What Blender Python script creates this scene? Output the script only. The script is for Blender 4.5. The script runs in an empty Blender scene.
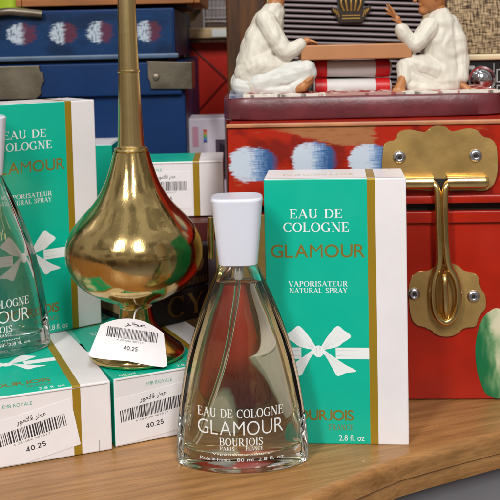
import bpy, bmesh, math, random
from mathutils import Vector, Matrix, noise
random.seed(7)
SC = bpy.context.scene
COL = SC.collection
R = math.radians

# ------------------------------------------------------------------ camera
F = 1000.0                       # focal length in photo pixels (photo 500 wide)
PU, PV = 250.0, 110.0            # principal point
CAMZ = 0.202
ROT = Matrix.Rotation(R(90 - 4.0), 3, 'X') @ Matrix.Rotation(R(-1.3), 3, 'Z')
cam_d = bpy.data.cameras.new("camera")
cam = bpy.data.objects.new("camera", cam_d)
COL.objects.link(cam)
cam.matrix_world = Matrix.Translation((0, 0, CAMZ)) @ ROT.to_4x4()
cam_d.sensor_width = 36.0
cam_d.lens = 36.0 * F / 500.0
cam_d.shift_y = -(250 - PV) / 500.0
cam_d.clip_start = 0.01
cam_d.clip_end = 50
cam_d.dof.use_dof = True
cam_d.dof.focus_distance = 0.49
cam_d.dof.aperture_fstop = 30
SC.camera = cam

# ------------------------------------------------------------------ world, lamps, exposure
SC.view_settings.view_transform = 'Standard'
SC.view_settings.look = 'None'
SC.view_settings.exposure = 0.15
SC.view_settings.gamma = 1.0
world = bpy.data.worlds.new("World")
SC.world = world
world.use_nodes = True
def setup_world():
    nt = world.node_tree
    nt.nodes.clear()
    out = nt.nodes.new('ShaderNodeOutputWorld')
    bg = nt.nodes.new('ShaderNodeBackground')
    tc = nt.nodes.new('ShaderNodeTexCoord')
    sep = nt.nodes.new('ShaderNodeSeparateXYZ')
    ramp = nt.nodes.new('ShaderNodeValToRGB')
    mr = nt.nodes.new('ShaderNodeMapRange')
    mr.inputs['From Min'].default_value = -1
    mr.inputs['From Max'].default_value = 1
    el = ramp.color_ramp.elements
    el[0].position = 0.0; el[0].color = (.10, .075, .055, 1)
    el[1].position = 1.0; el[1].color = (.75, .74, .72, 1)
    e = el.new(.46); e.color = (.22, .17, .13, 1)
    e = el.new(.56); e.color = (.50, .44, .38, 1)
    e = el.new(.74); e.color = (.55, .53, .5, 1)
    vor = nt.nodes.new('ShaderNodeTexVoronoi')
    vor.inputs['Scale'].default_value = 5.0
    mix = nt.nodes.new('ShaderNodeMix'); mix.data_type = 'RGBA'; mix.blend_type = 'MULTIPLY'
    mix.inputs['Factor'].default_value = .65
    bw = nt.nodes.new('ShaderNodeRGBToBW')
    mr2 = nt.nodes.new('ShaderNodeMapRange')
    mr2.inputs['From Min'].default_value = .2; mr2.inputs['From Max'].default_value = .8
    mr2.inputs['To Min'].default_value = .15; mr2.inputs['To Max'].default_value = 1.9
    L = nt.links.new
    L(tc.outputs['Generated'], sep.inputs[0]); L(tc.outputs['Generated'], vor.inputs['Vector'])
    L(sep.outputs['Z'], mr.inputs['Value']); L(mr.outputs[0], ramp.inputs[0])
    L(vor.outputs['Color'], bw.inputs[0]); L(bw.outputs[0], mr2.inputs['Value'])
    L(ramp.outputs[0], mix.inputs['A']); L(mr2.outputs[0], mix.inputs['B'])
    L(mix.outputs['Result'], bg.inputs['Color'])
    bg.inputs['Strength'].default_value = 0.46
    L(bg.outputs[0], out.inputs[0])
setup_world()
def area(name, loc, target, sx, sy, power, col):
    d = bpy.data.lights.new(name, 'AREA')
    d.shape = 'RECTANGLE'; d.size = sx; d.size_y = sy; d.energy = power; d.color = col
    o = bpy.data.objects.new(name, d); COL.objects.link(o)
    o.location = loc
    o.rotation_euler = (Vector(target) - Vector(loc)).to_track_quat('-Z', 'Y').to_euler()
    return o
area('ceiling_lamp', (-.60, -.75, 1.25), (0, .5, .1), .20, .70, 17, (1, .985, .96))
area('ceiling_lamp', (.30, -.90, 1.25), (0, .5, .1), .20, .70, 18.5, (1, .985, .97))
area('ceiling_lamp', (.1, .75, 1.7), (0, .6, .1), .9, .2, 4.0, (1, .97, .93))

SC.cycles.use_denoising = True
SC.cycles.max_bounces = 18
SC.cycles.transmission_bounces = 14
SC.cycles.transparent_max_bounces = 12
SC.cycles.glossy_bounces = 6
SC.cycles.caustics_reflective = True
SC.cycles.caustics_refractive = True
SC.cycles.blur_glossy = 0.6
SC.cycles.sample_clamp_indirect = 6

# ------------------------------------------------------------------ projection helpers (photo pixel -> point in the place)
def ray(u, v):
    return ROT @ Vector(((u - PU) / F, -(v - PV) / F, -1))
def PY(u, v, Y):
    d = ray(u, v); return Vector((0, 0, CAMZ)) + d * (Y / d.y)
def PZ(u, v, z):
    d = ray(u, v); return Vector((0, 0, CAMZ)) + d * ((z - CAMZ) / d.z)

# ------------------------------------------------------------------ materials
def s2l(c):
    return tuple((x / 255 / 12.92 if x / 255 <= .04045 else ((x / 255 + .055) / 1.055) ** 2.4) for x in c)
def mat(name, col, rough=.5, metal=0, spec=.5, noise_amt=0, noise_scale=40, bump=0, bump_scale=200, stretch=(1, 1, 1), coat=0, rough_var=0, srgb=True):
    m = bpy.data.materials.new(name); m.use_nodes = True
    nt = m.node_tree; b = nt.nodes['Principled BSDF']; L = nt.links.new
    c = s2l(col) if srgb else col
    b.inputs['Base Color'].default_value = (*c, 1)
    b.inputs['Roughness'].default_value = rough
    b.inputs['Metallic'].default_value = metal
    b.inputs['Specular IOR Level'].default_value = spec
    if coat: b.inputs['Coat Weight'].default_value = coat; b.inputs['Coat Roughness'].default_value = .15
    if noise_amt or bump or rough_var:
        tc = nt.nodes.new('ShaderNodeTexCoord'); mp = nt.nodes.new('ShaderNodeMapping')
        mp.inputs['Scale'].default_value = stretch
        L(tc.outputs['Object'], mp.inputs[0])
    if noise_amt:
        n = nt.nodes.new('ShaderNodeTexNoise'); n.inputs['Scale'].default_value = noise_scale; n.inputs['Detail'].default_value = 6
        L(mp.outputs[0], n.inputs['Vector'])
        mr = nt.nodes.new('ShaderNodeMapRange'); mr.inputs['From Min'].default_value = .25; mr.inputs['From Max'].default_value = .75
        mr.inputs['To Min'].default_value = 1 - noise_amt; mr.inputs['To Max'].default_value = 1 + noise_amt
        L(n.outputs[0], mr.inputs[0])
        mx = nt.nodes.new('ShaderNodeMix'); mx.data_type = 'RGBA'; mx.blend_type = 'MULTIPLY'; mx.inputs['Factor'].default_value = 1
        mx.inputs['A'].default_value = (*c, 1); L(mr.outputs[0], mx.inputs['B']); L(mx.outputs['Result'], b.inputs['Base Color'])
    if rough_var:
        n = nt.nodes.new('ShaderNodeTexNoise'); n.inputs['Scale'].default_value = noise_scale * .7; n.inputs['Detail'].default_value = 5
        L(mp.outputs[0], n.inputs['Vector'])
        mr = nt.nodes.new('ShaderNodeMapRange'); mr.inputs['From Min'].default_value = .3; mr.inputs['From Max'].default_value = .7
        mr.inputs['To Min'].default_value = max(0, rough - rough_var); mr.inputs['To Max'].default_value = rough + rough_var
        L(n.outputs[0], mr.inputs[0]); L(mr.outputs[0], b.inputs['Roughness'])
    if bump:
        n = nt.nodes.new('ShaderNodeTexNoise'); n.inputs['Scale'].default_value = bump_scale; n.inputs['Detail'].default_value = 4
        L(mp.outputs[0], n.inputs['Vector'])
        bp = nt.nodes.new('ShaderNodeBump'); bp.inputs['Strength'].default_value = bump; bp.inputs['Distance'].default_value = .001
        L(n.outputs[0], bp.inputs['Height']); L(bp.outputs[0], b.inputs['Normal'])
    return m
def attr_mat(name, rough=.45, bump=.1, bump_scale=150, stretch=(1, 1, 1)):
    m = mat(name, (128, 128, 128), rough, spec=.25, bump=bump, bump_scale=bump_scale, stretch=stretch)
    nt = m.node_tree
    a = nt.nodes.new('ShaderNodeVertexColor'); a.layer_name = 'Col'
    nt.links.new(a.outputs[0], nt.nodes['Principled BSDF'].inputs['Base Color'])
    return m
def wood_mat(name, c1, c2, rough=.45, yaw=0, scale=1, coat=.0, upright=False):
    m = bpy.data.materials.new(name); m.use_nodes = True
    nt = m.node_tree; b = nt.nodes['Principled BSDF']; L = nt.links.new
    tc = nt.nodes.new('ShaderNodeTexCoord')
    mp0 = nt.nodes.new('ShaderNodeMapping'); mp0.inputs['Rotation'].default_value = (0, R(90), 0) if upright else (0, 0, -yaw)
    mp = nt.nodes.new('ShaderNodeMapping'); mp.inputs['Scale'].default_value = (4 * scale, 60 * scale, 60 * scale)
    L(tc.outputs['Object'], mp0.inputs[0]); L(mp0.outputs[0], mp.inputs[0])
    n = nt.nodes.new('ShaderNodeTexNoise'); n.inputs['Scale'].default_value = 2.2; n.inputs['Detail'].default_value = 8; n.inputs['Roughness'].default_value = .6; n.inputs['Distortion'].default_value = .25
    L(mp.outputs[0], n.inputs['Vector'])
    r = nt.nodes.new('ShaderNodeValToRGB')
    r.color_ramp.elements[0].position = .3; r.color_ramp.elements[0].color = (*s2l(c1), 1)
    r.color_ramp.elements[1].position = .72; r.color_ramp.elements[1].color = (*s2l(c2), 1)
    L(n.outputs[0], r.inputs[0])
    # fine dark pores
    mp2 = nt.nodes.new('ShaderNodeMapping'); mp2.inputs['Scale'].default_value = (30 * scale, 700 * scale, 700 * scale)
    L(mp0.outputs[0], mp2.inputs[0])
    n2 = nt.nodes.new('ShaderNodeTexNoise'); n2.inputs['Scale'].default_value = 1.0; n2.inputs['Detail'].default_value = 3
    L(mp2.outputs[0], n2.inputs['Vector'])
    mr = nt.nodes.new('ShaderNodeMapRange'); mr.inputs['From Min'].default_value = .3; mr.inputs['From Max'].default_value = .6; mr.inputs['To Min'].default_value = .78; mr.inputs['To Max'].default_value = 1.05
    L(n2.outputs[0], mr.inputs[0])
    n3 = nt.nodes.new('ShaderNodeTexNoise'); n3.inputs['Scale'].default_value = 14; n3.inputs['Detail'].default_value = 3
    L(tc.outputs['Object'], n3.inputs['Vector'])
    mr3 = nt.nodes.new('ShaderNodeMapRange'); mr3.inputs['From Min'].default_value = .3; mr3.inputs['From Max'].default_value = .7; mr3.inputs['To Min'].default_value = .88; mr3.inputs['To Max'].default_value = 1.1
    L(n3.outputs[0], mr3.inputs[0])
    mu = nt.nodes.new('ShaderNodeMath'); mu.operation = 'MULTIPLY'; L(mr.outputs[0], mu.inputs[0]); L(mr3.outputs[0], mu.inputs[1])
    mx = nt.nodes.new('ShaderNodeMix'); mx.data_type = 'RGBA'; mx.blend_type = 'MULTIPLY'; mx.inputs['Factor'].default_value = 1
    L(r.outputs[0], mx.inputs['A']); L(mu.outputs[0], mx.inputs['B']); L(mx.outputs['Result'], b.inputs['Base Color'])
    vo = nt.nodes.new('ShaderNodeTexVoronoi'); vo.inputs['Scale'].default_value = 42
    L(tc.outputs['Object'], vo.inputs['Vector'])
    n4 = nt.nodes.new('ShaderNodeTexNoise'); n4.inputs['Scale'].default_value = 60
    L(tc.outputs['Object'], n4.inputs['Vector'])
    m4 = nt.nodes.new('ShaderNodeMath'); m4.operation = 'MULTIPLY_ADD'; m4.inputs[1].default_value = .16; m4.inputs[2].default_value = -.045
    L(n4.outputs[0], m4.inputs[0])
    m5 = nt.nodes.new('ShaderNodeMath'); m5.operation = 'LESS_THAN'; L(vo.outputs['Distance'], m5.inputs[0]); L(m4.outputs[0], m5.inputs[1])
    m6 = nt.nodes.new('ShaderNodeMath'); m6.operation = 'MULTIPLY'; L(m5.outputs[0], m6.inputs[0]); m6.inputs[1].default_value = .45
    mx2 = nt.nodes.new('ShaderNodeMix'); mx2.data_type = 'RGBA'
    L(m6.outputs[0], mx2.inputs['Factor']); L(mx.outputs['Result'], mx2.inputs['A']); mx2.inputs['B'].default_value = (.62, .5, .36, 1)
    L(mx2.outputs['Result'], b.inputs['Base Color'])
    b.inputs['Roughness'].default_value = rough
    if coat: b.inputs['Coat Weight'].default_value = coat; b.inputs['Coat Roughness'].default_value = .25
    bp = nt.nodes.new('ShaderNodeBump'); bp.inputs['Strength'].default_value = .12; bp.inputs['Distance'].default_value = .0006
    L(n2.outputs[0], bp.inputs['Height']); L(bp.outputs[0], b.inputs['Normal'])
    return m
def glass_mat(name, col, ior, rough=0.0, absorb=None, density=0):
    m = bpy.data.materials.new(name); m.use_nodes = True
    nt = m.node_tree; b = nt.nodes['Principled BSDF']
    b.inputs['Base Color'].default_value = (*col, 1)
    b.inputs['Transmission Weight'].default_value = 1
    b.inputs['Roughness'].default_value = rough
    b.inputs['IOR'].default_value = ior
    if absorb:
        va = nt.nodes.new('ShaderNodeVolumeAbsorption')
        va.inputs['Color'].default_value = (*absorb, 1); va.inputs['Density'].default_value = density
        nt.links.new(va.outputs[0], nt.nodes['Material Output'].inputs['Volume'])
    return m

M = {}
M['green'] = mat('carton_green', (0, 174, 146), .32, noise_amt=.03, noise_scale=60, rough_var=.1, bump=.35, bump_scale=16)
M['white'] = mat('carton_white', (226, 221, 222), .38, noise_amt=.05, noise_scale=45, rough_var=.1, bump=.35, bump_scale=16)
M['stripe'] = mat('carton_gold', (160, 128, 30), .35, metal=.25, noise_amt=.06)
M['goldink'] = mat('gold_ink', (140, 118, 44), .35, metal=.3)
M['whiteink'] = mat('white_ink', (228, 232, 230), .5)
M['blackink'] = mat('black_ink', (52, 48, 52), .6)
M['greyink'] = mat('grey_ink', (120, 118, 118), .6)
M['greenink'] = mat('green_ink', (70, 160, 140), .6)
M['crease'] = mat('bow_crease', (186, 186, 190), .6)
M['paper'] = mat('sticker_paper', (230, 226, 228), .5, noise_amt=.03, noise_scale=80, bump=.25, bump_scale=70)
M['seam'] = mat('flap_seam', (166, 162, 160), .7)
M['cap'] = mat('cap_plastic', (212, 214, 226), .22, spec=.5)
M['brass'] = mat('polished_brass', (204, 176, 118), .13, metal=1, noise_amt=.04, noise_scale=90, stretch=(1, 1, .35), rough_var=.05, bump=.12, bump_scale=300)
M['brassneck'] = mat('brass_neck', (222, 198, 140), .26, metal=1, bump=.05, bump_scale=200)
M['plate'] = mat('dull_brass', (192, 158, 96), .42, metal=.75, noise_amt=.14, noise_scale=70, rough_var=.1, bump=.1, bump_scale=300)
M['rod'] = mat('brass_rod', (216, 186, 122), .24, metal=1, noise_amt=.12, noise_scale=120, rough_var=.08)
M['steel'] = mat('steel', (200, 200, 205), .25, metal=1)
M['dark'] = mat('dark_recess', (18, 14, 12), .6)
M['red'] = mat('red_paint', (158, 30, 10), .33, spec=.35, noise_amt=.25, noise_scale=28, rough_var=.12, bump=.15, bump_scale=120)
M['redbright'] = mat('bright_red_paint', (222, 44, 26), .4, noise_amt=.1, noise_scale=30)
M['redpaint'] = attr_mat('painted_red_panel', .36, .2, 240, (1, 1, .3))
M['bluepaint'] = attr_mat('painted_blue_panel', .42, .15, 240)
M['blue'] = mat('blue_paint', (4, 42, 88), .5, spec=.22, noise_amt=.12, noise_scale=25, rough_var=.1, bump=.1)
M['pewter'] = mat('worn_pewter', (112, 104, 90), .4, metal=.75, noise_amt=.25, noise_scale=60, rough_var=.15, bump=.2, bump_scale=160)
M['maroon'] = mat('maroon_glaze', (96, 40, 46), .38, noise_amt=.35, noise_scale=70, bump=.5, bump_scale=110, coat=.1)
M['robe'] = mat('white_robe', (206, 200, 186), .5, noise_amt=.06, noise_scale=120, bump=.8, bump_scale=150, stretch=(1.3, 1, .55))
M['trouser'] = mat('pale_trousers', (204, 204, 198), .5, noise_amt=.06, noise_scale=120, bump=.7, bump_scale=150, stretch=(.6, 1, 1.3))
M['skin'] = mat('painted_skin', (170, 112, 66), .42, noise_amt=.1, noise_scale=200)
M['hair'] = mat('painted_hair', (26, 20, 18), .4)
M['board'] = mat('pink_board', (172, 118, 76), .5, noise_amt=.08, noise_scale=60)
M['bolster'] = mat('bolster_grey', (205, 203, 200), .55, noise_amt=.05, noise_scale=90)
M['redband'] = mat('red_band', (190, 22, 26), .42, noise_amt=.1, noise_scale=100)
M['carpet'] = attr_mat('painted_carpet', .6)
M['louvre'] = mat('mauve_louvre', (118, 104, 106), .5, noise_amt=.1, noise_scale=60)
M['beige'] = mat('beige_plastic', (182, 160, 124), .42, noise_amt=.05)
M['cream'] = mat('cream_trim', (214, 198, 160), .4)
M['black'] = mat('black_plastic', (20, 20, 22), .35)
M['chrome'] = mat('chrome', (215, 215, 220), .1, metal=1)
M['emblemgold'] = mat('emblem_gold', (190, 150, 80), .35, metal=.7)
M['walnut'] = wood_mat('walnut', (48, 26, 10), (104, 62, 24), .35, scale=2.0, coat=.3, upright=True)
M['table'] = wood_mat('oak_table', (132, 90, 46), (178, 130, 78), .40, yaw=R(20), scale=1.5, coat=.1)
M['pine'] = wood_mat('pine_board', (196, 160, 112), (226, 200, 156), .5)
M['orange'] = wood_mat('orange_wood', (130, 74, 28), (176, 112, 52), .5)
M['floor'] = mat('floor_tile', (150, 148, 152), .4, noise_amt=.08, noise_scale=6)
M['wall'] = mat('back_wall', (60, 44, 34), .8, noise_amt=.2, noise_scale=5)
M['book'] = mat('black_book', (26, 20, 18), .5, noise_amt=.3, noise_scale=60)
M['bookred'] = mat('maroon_book', (84, 22, 20), .45, noise_amt=.2, noise_scale=60)
M['lilac'] = mat('lilac_card', (216, 206, 218), .5)
M['purple'] = mat('purple_print', (84, 66, 84), .5)
M['pink'] = mat('pink_print', (206, 150, 168), .5)
M['lime'] = mat('lime_enamel', (150, 176, 40), .3, noise_amt=.3, noise_scale=40)
M['wire'] = mat('grey_wire', (150, 146, 150), .4, metal=.6)
M['pan'] = mat('tarnished_metal', (92, 78, 62), .3, metal=.8, noise_amt=.4, noise_scale=60)
M['glass'] = glass_mat('clear_glass', (1, 1, 1), 1.5, 0, (.86, .95, .86), 6)
M['liquid'] = glass_mat('pale_cologne', (1, 1, 1), 1.36, 0, (.95, .92, .48), 26)
M['tube'] = glass_mat('dip_tube', (.93, .93, .9), 1.42, .12)
M['motif'] = attr_mat('painted_motif', .4)
def tweed():
    m = mat('tweed_cloth', (128, 104, 76), .85)
    nt = m.node_tree; L = nt.links.new; b = nt.nodes['Principled BSDF']
    tc = nt.nodes.new('ShaderNodeTexCoord')
    outs = []
    for rot in (0, 1):
        mp = nt.nodes.new('ShaderNodeMapping')
        mp.inputs['Scale'].default_value = (160, 1, 900) if rot == 0 else (900, 1, 160)
        L(tc.outputs['Object'], mp.inputs[0])
        n = nt.nodes.new('ShaderNodeTexNoise'); n.inputs['Scale'].default_value = 1; n.inputs['Detail'].default_value = 2
        L(mp.outputs[0], n.inputs[0]); outs.append(n.outputs[0])
    mu = nt.nodes.new('ShaderNodeMath'); mu.operation = 'MULTIPLY'; L(outs[0], mu.inputs[0]); L(outs[1], mu.inputs[1])
    r = nt.nodes.new('ShaderNodeValToRGB')
    r.color_ramp.elements[0].position = .16; r.color_ramp.elements[0].color = (*s2l((62, 46, 30)), 1)
    r.color_ramp.elements[1].position = .36; r.color_ramp.elements[1].color = (*s2l((190, 166, 128)), 1)
    L(mu.outputs[0], r.inputs[0]); L(r.outputs[0], b.inputs['Base Color'])
    bp = nt.nodes.new('ShaderNodeBump'); bp.inputs['Strength'].default_value = .4; bp.inputs['Distance'].default_value = .0005
    L(mu.outputs[0], bp.inputs['Height']); L(bp.outputs[0], b.inputs['Normal'])
    return m
M['tweed'] = tweed()

# ------------------------------------------------------------------ object helpers
def tag(o, label=None, cat=None, group=None, kind=None):
    if label: o['label'] = label
    if cat: o['category'] = cat
    if group: o['group'] = group
    if kind: o['kind'] = kind
    return o
def thing(name, label, cat, loc=(0, 0, 0), rot=(0, 0, 0), group=None):
    o = bpy.data.objects.new(name, None); COL.objects.link(o)
    o.empty_display_size = .01
    o.location = loc; o.rotation_euler = rot
    return tag(o, label, cat, group)
def build(name, bm, mats, parent=None, smooth=None):
    me = bpy.data.meshes.new(name)
    bm.normal_update()
    bm.to_mesh(me); bm.free()
    for m in (mats if isinstance(mats, (list, tuple)) else [mats]): me.materials.append(m)
    o = bpy.data.objects.new(name, me); COL.objects.link(o)
    if parent: o.parent = parent
    if smooth is not None:
        me.shade_smooth()
        if smooth < 180:
            me.set_sharp_from_angle(angle=R(smooth))
            if smooth <= 40: w = o.modifiers.new('weighted_normals', 'WEIGHTED_NORMAL'); w.keep_sharp = True; w.weight = 80
    return o
def box(bm, lo, hi, bev=0, seg=2, mi=0):
    lo, hi = Vector(lo), Vector(hi)
    r = bmesh.ops.create_cube(bm, size=1, matrix=Matrix.Translation((lo + hi) / 2) @ Matrix.Diagonal((*(hi - lo), 1)))
    vs = r['verts']
    fs = set(f for v in vs for f in v.link_faces)
    for f in fs: f.material_index = mi
    if bev:
        es = list(set(e for v in vs for e in v.link_edges))
        rr = bmesh.ops.bevel(bm, geom=es, offset=bev, segments=seg, profile=.5, affect='EDGES')
        for f in rr['faces']: f.material_index = mi
def lathe(bm, prof, n=64, mi=0, center=(0, 0)):
    rings = []
    for r, z in prof:
        if r < 1e-6: rings.append([bm.verts.new((center[0], center[1], z))])
        else: rings.append([bm.verts.new((center[0] + r * math.cos(2 * math.pi * k / n), center[1] + r * math.sin(2 * math.pi * k / n), z)) for k in range(n)])
    loft(bm, rings, mi)
def loft(bm, rings, mi=0):
    for a, b in zip(rings, rings[1:]):
        n = max(len(a), len(b))
        for k in range(n):
            k2 = (k + 1) % n
            if len(a) == 1: f = [a[0], b[k2], b[k]][::-1]
            elif len(b) == 1: f = [a[k], a[k2], b[0]]
            else: f = [a[k], a[k2], b[k2], b[k]]
            bm.faces.new(f).material_index = mi
def cap_ring(bm, ring, flip=False, mi=0):
    bm.faces.new(ring[::-1] if flip else ring).material_index = mi
def smooth_path(pts, n):
    # Catmull-Rom
    P = [Vector(p) for p in pts]; out = []
    for i in range(len(P) - 1):
        p0 = P[max(i - 1, 0)]; p1 = P[i]; p2 = P[i + 1]; p3 = P[min(i + 2, len(P) - 1)]
        for k in range(n):
            t = k / n
            out.append(.5 * ((2 * p1) + (p2 - p0) * t + (2 * p0 - 5 * p1 + 4 * p2 - p3) * t * t + (3 * p1 - p0 - 3 * p2 + p3) * t ** 3))
    out.append(P[-1]); return out
def tube(bm, pts, r, n=12, closed=False, mi=0):
    pts = [Vector(p) for p in pts]
    N = len(pts); rings = []; up = None
    for i, p in enumerate(pts):
        if closed: t = pts[(i + 1) % N] - pts[i - 1]
        else: t = pts[min(i + 1, N - 1)] - pts[max(i - 1, 0)]
        t.normalize()
        if up is None: up = t.orthogonal().normalized()
        up = (up - t * up.dot(t)).normalized()
        s = t.cross(up)
        rad = r[i] if isinstance(r, (list, tuple)) else r
        rings.append([bm.verts.new(p + (up * math.cos(2 * math.pi * k / n) + s * math.sin(2 * math.pi * k / n)) * rad) for k in range(n)])
    if closed: loft(bm, rings + [rings[0]], mi)
    else:
        loft(bm, rings, mi); cap_ring(bm, rings[0], True, mi); cap_ring(bm, rings[-1], False, mi)
def prism(bm, pts, y0, y1, mi=0, bev=0):
    """outline in (x,z), extruded along y; front face at y0"""
    a = [bm.verts.new((x, y0, z)) for x, z in pts]; b = [bm.verts.new((x, y1, z)) for x, z in pts]
    f1 = bm.faces.new(a); bm.faces.new(b[::-1])
    for k in range(len(pts)):
        k2 = (k + 1) % len(pts); bm.faces.new((a[k2], a[k], b[k], b[k2]))
    if bev: bmesh.ops.bevel(bm, geom=list(f1.edges), offset=bev, segments=2, profile=.5, affect='EDGES')
    for f in bm.faces: f.material_index = mi if f.material_index == 0 else f.material_index
    bmesh.ops.recalc_face_normals(bm, faces=bm.faces[:])
def paint_panel(name, w, h, nx, ny, fn, m, parent, loc, y=0, thick=.0006):
    """upright panel in x,z with a painted colour per vertex; has real thickness"""
    bm = bmesh.new()
    g = [[bm.verts.new((w * i / nx, 0, h * j / ny)) for i in range(nx + 1)] for j in range(ny + 1)]
    for j in range(ny):
        for i in range(nx): bm.faces.new((g[j][i], g[j][i + 1], g[j + 1][i + 1], g[j + 1][i]))
    cl = bm.verts.layers.float_color.new('Col')
    for v in bm.verts:
        c = fn(v.co.x, v.co.z); v[cl] = (*c, 1)
    r = bmesh.ops.extrude_face_region(bm, geom=bm.faces[:])
    for e in r['geom']:
        if isinstance(e, bmesh.types.BMVert): e.co.y += thick
    bmesh.ops.recalc_face_normals(bm, faces=bm.faces[:])
    o = build(name, bm, m, parent); o.location = loc
    return o
def lerp(a, b, t): return tuple(x + (y - x) * t for x, y in zip(a, b))
def sstep(a, b, x):
    t = max(0, min(1, (x - a) / (b - a))); return t * t * (3 - 2 * t)
def fb(x, y, z=0, o=4): return noise.fractal(Vector((x, y, z)), 1.0, 2.0, o)

# ------------------------------------------------------------------ lettering
TK, TN = .15, .055
def arc(cx, cy, rx, ry, a0, a1, n=20):
    return [(cx + rx * math.cos(R(a0 + (a1 - a0) * k / n)), cy + ry * math.sin(R(a0 + (a1 - a0) * k / n))) for k in range(n + 1)]
def serif(x, y, w=.12): return ([(x - w, y + (.0275 if y == 0 else -.0275)), (x + w, y + (.0275 if y == 0 else -.0275))], TN)
def stem(x, a=0, b=1, w=TK): return ([(x, a), (x, b)], w)
def glyph(c):
    S = serif
    if c == 'I': return .34, [stem(.17), S(.17, 0), S(.17, 1)]
    if c in 'EFL':
        g = [stem(.16), S(.14, 0, .14), S(.14, 1, .14)]
        if c in 'EF': g += [([(.16, .97), (.58, .97)], TN), ([(.57, 1), (.59, .78)], TN), ([(.16, .52), (.44, .52)], TN), ([(.44, .62), (.44, .42)], TN)]
        if c in 'EL': g += [([(.16, .0275), (.6, .0275)], TN), ([(.59, 0), (.63, .26)], TN)]
        return (.62 if c == 'F' else .68), g
    if c == 'T': return .70, [stem(.35), S(.35, 0), ([(.04, .97), (.66, .97)], TN), ([(.05, 1), (.03, .76)], TN), ([(.65, 1), (.67, .76)], TN)]
    if c == 'A': return .80, [([(.09, 0), (.39, .97)], TN), ([(.37, 1), (.70, 0)], TK), ([(.19, .34), (.58, .34)], TN), S(.09, 0, .1), S(.71, 0, .13)]
    if c == 'V': return .76, [([(.1, 1), (.41, 0)], TK), ([(.40, .03), (.68, 1)], TN), S(.1, 1, .13), S(.68, 1, .1)]
    if c == 'Y': return .74, [([(.09, 1), (.37, .46)], TK), ([(.66, 1), (.38, .46)], TN), stem(.37, 0, .48), S(.37, 0), S(.09, 1, .12), S(.66, 1, .1)]
    if c == 'N': return .86, [stem(.15, 0, 1, TN), ([(.14, 1), (.70, 0)], TK), stem(.71, 0, 1, TN), S(.15, 0, .1), S(.1, 1, .1), S(.71, 1, .1)]
    if c == 'U': return .82, [stem(.17, .3, 1), (arc(.41, .31, .24, .285, 180, 360), None), stem(.65, .3, 1, TN), S(.17, 1), S(.65, 1, .1)]
    if c == 'D': return .82, [stem(.16), ([(.1, .97), (.34, .97)] + arc(.34, .5, .38, .47, 88, -88) + [(.1, .03)], None), S(.1, 0, .08), S(.1, 1, .08)]
    if c == 'O': return .86, [(arc(.43, .5, .35, .47, 0, 360, 40), None)]
    if c == 'C': return .78, [(arc(.43, .5, .36, .47, 48, 318, 30), None), ([(.69, .70), (.69, 1)], TN)]
    if c == 'G': return .86, [(arc(.43, .5, .36, .47, 48, 300, 30), None), ([(.69, .70), (.69, 1)], TN), stem(.69, .04, .42), S(.69, .44, .12)]
    if c in 'PRB':
        g = [stem(.16), S(.15, 0, .13), S(.1, 1, .08), ([(.1, .97), (.36, .97)] + arc(.36, .735, .22, .235, 88, -88) + [(.16, .5)], None)]
        if c == 'R': g += [([(.36, .5), (.68, 0)], TK), S(.72, 0, .09)]
        if c == 'B': g += [([(.16, .5), (.38, .5)] + arc(.38, .265, .26, .235, 88, -88) + [(.1, .03)], None)]
        return {'P': .64, 'R': .78, 'B': .72}[c], g
    if c == 'S':
        p = smooth_path([(.50, .80, 0), (.42, .93, 0), (.29, .97, 0), (.14, .90, 0), (.12, .74, 0), (.24, .58, 0), (.40, .46, 0), (.51, .28, 0), (.45, .09, 0), (.30, .03, 0), (.15, .07, 0), (.07, .2, 0)], 5)
        return .60, [([(q.x, q.y) for q in p], None), ([(.50, .74), (.50, 1)], TN), ([(.07, .26), (.07, 0)], TN)]
    if c == 'J': return .46, [([(.26, 1), (.26, .1), (.22, -.06), (.08, -.12)], TK * .95), S(.26, 1)]
    B = .17
    if c == '4': return .68, [([(.44, 0), (.44, 1)], B), ([(.44, .96), (.06, .3)], B * .8), ([(.02, .27), (.62, .27)], B * .9)]
    if c == '0': return .68, [(arc(.33, .5, .25, .42, 0, 360, 28), B)]
    if c == '2': return .66, [(arc(.31, .68, .22, .24, 165, -25, 14) + [(.3, .34), (.1, .08)], B), ([(.04, .08), (.56, .08)], B)]
    if c == '5': return .66, [([(.54, .92), (.16, .92)], B), ([(.17, .96), (.12, .5)], B * .9), (arc(.29, .32, .23, .24, 130, -150, 18), B)]
    if c == '.': return .25, [([(.08, .06), (.18, .06)], .12)]
    return .42, []
def serif_text(bm, txt, x0, x1, z0, h, fmap, track=.06, mi=0):
    W = sum(glyph(c)[0] + track for c in txt) - track
    s = (x1 - x0) / W if x1 is not None else h
    X = x0; k = 0
    for c in txt:
        adv, st = glyph(c)
        for pts, w in st:
            k += 1
            L, Rr = [], []
            n = len(pts)
            for i, p in enumerate(pts):
                a = pts[max(i - 1, 0)]; b = pts[min(i + 1, n - 1)]
                dx, dy = b[0] - a[0], b[1] - a[1]; l = math.hypot(dx, dy) or 1
                nx, ny = -dy / l, dx / l
                ww = (w if w else TN + (TK - TN) * abs(nx) ** 1.5) / 2
                L.append((p[0] + nx * ww, p[1] + ny * ww)); Rr.append((p[0] - nx * ww, p[1] - ny * ww))
            lift = .000004 * (k % 6)
            vl = [bm.verts.new(fmap(X + q[0] * s, z0 + q[1] * h, lift)) for q in L]
            vr = [bm.verts.new(fmap(X + q[0] * s, z0 + q[1] * h, lift)) for q in Rr]
            for i in range(n - 1):
                bm.faces.new((vl[i], vr[i], vr[i + 1], vl[i + 1])).material_index = mi
        X += (adv + track) * s
_tc = {}
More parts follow.
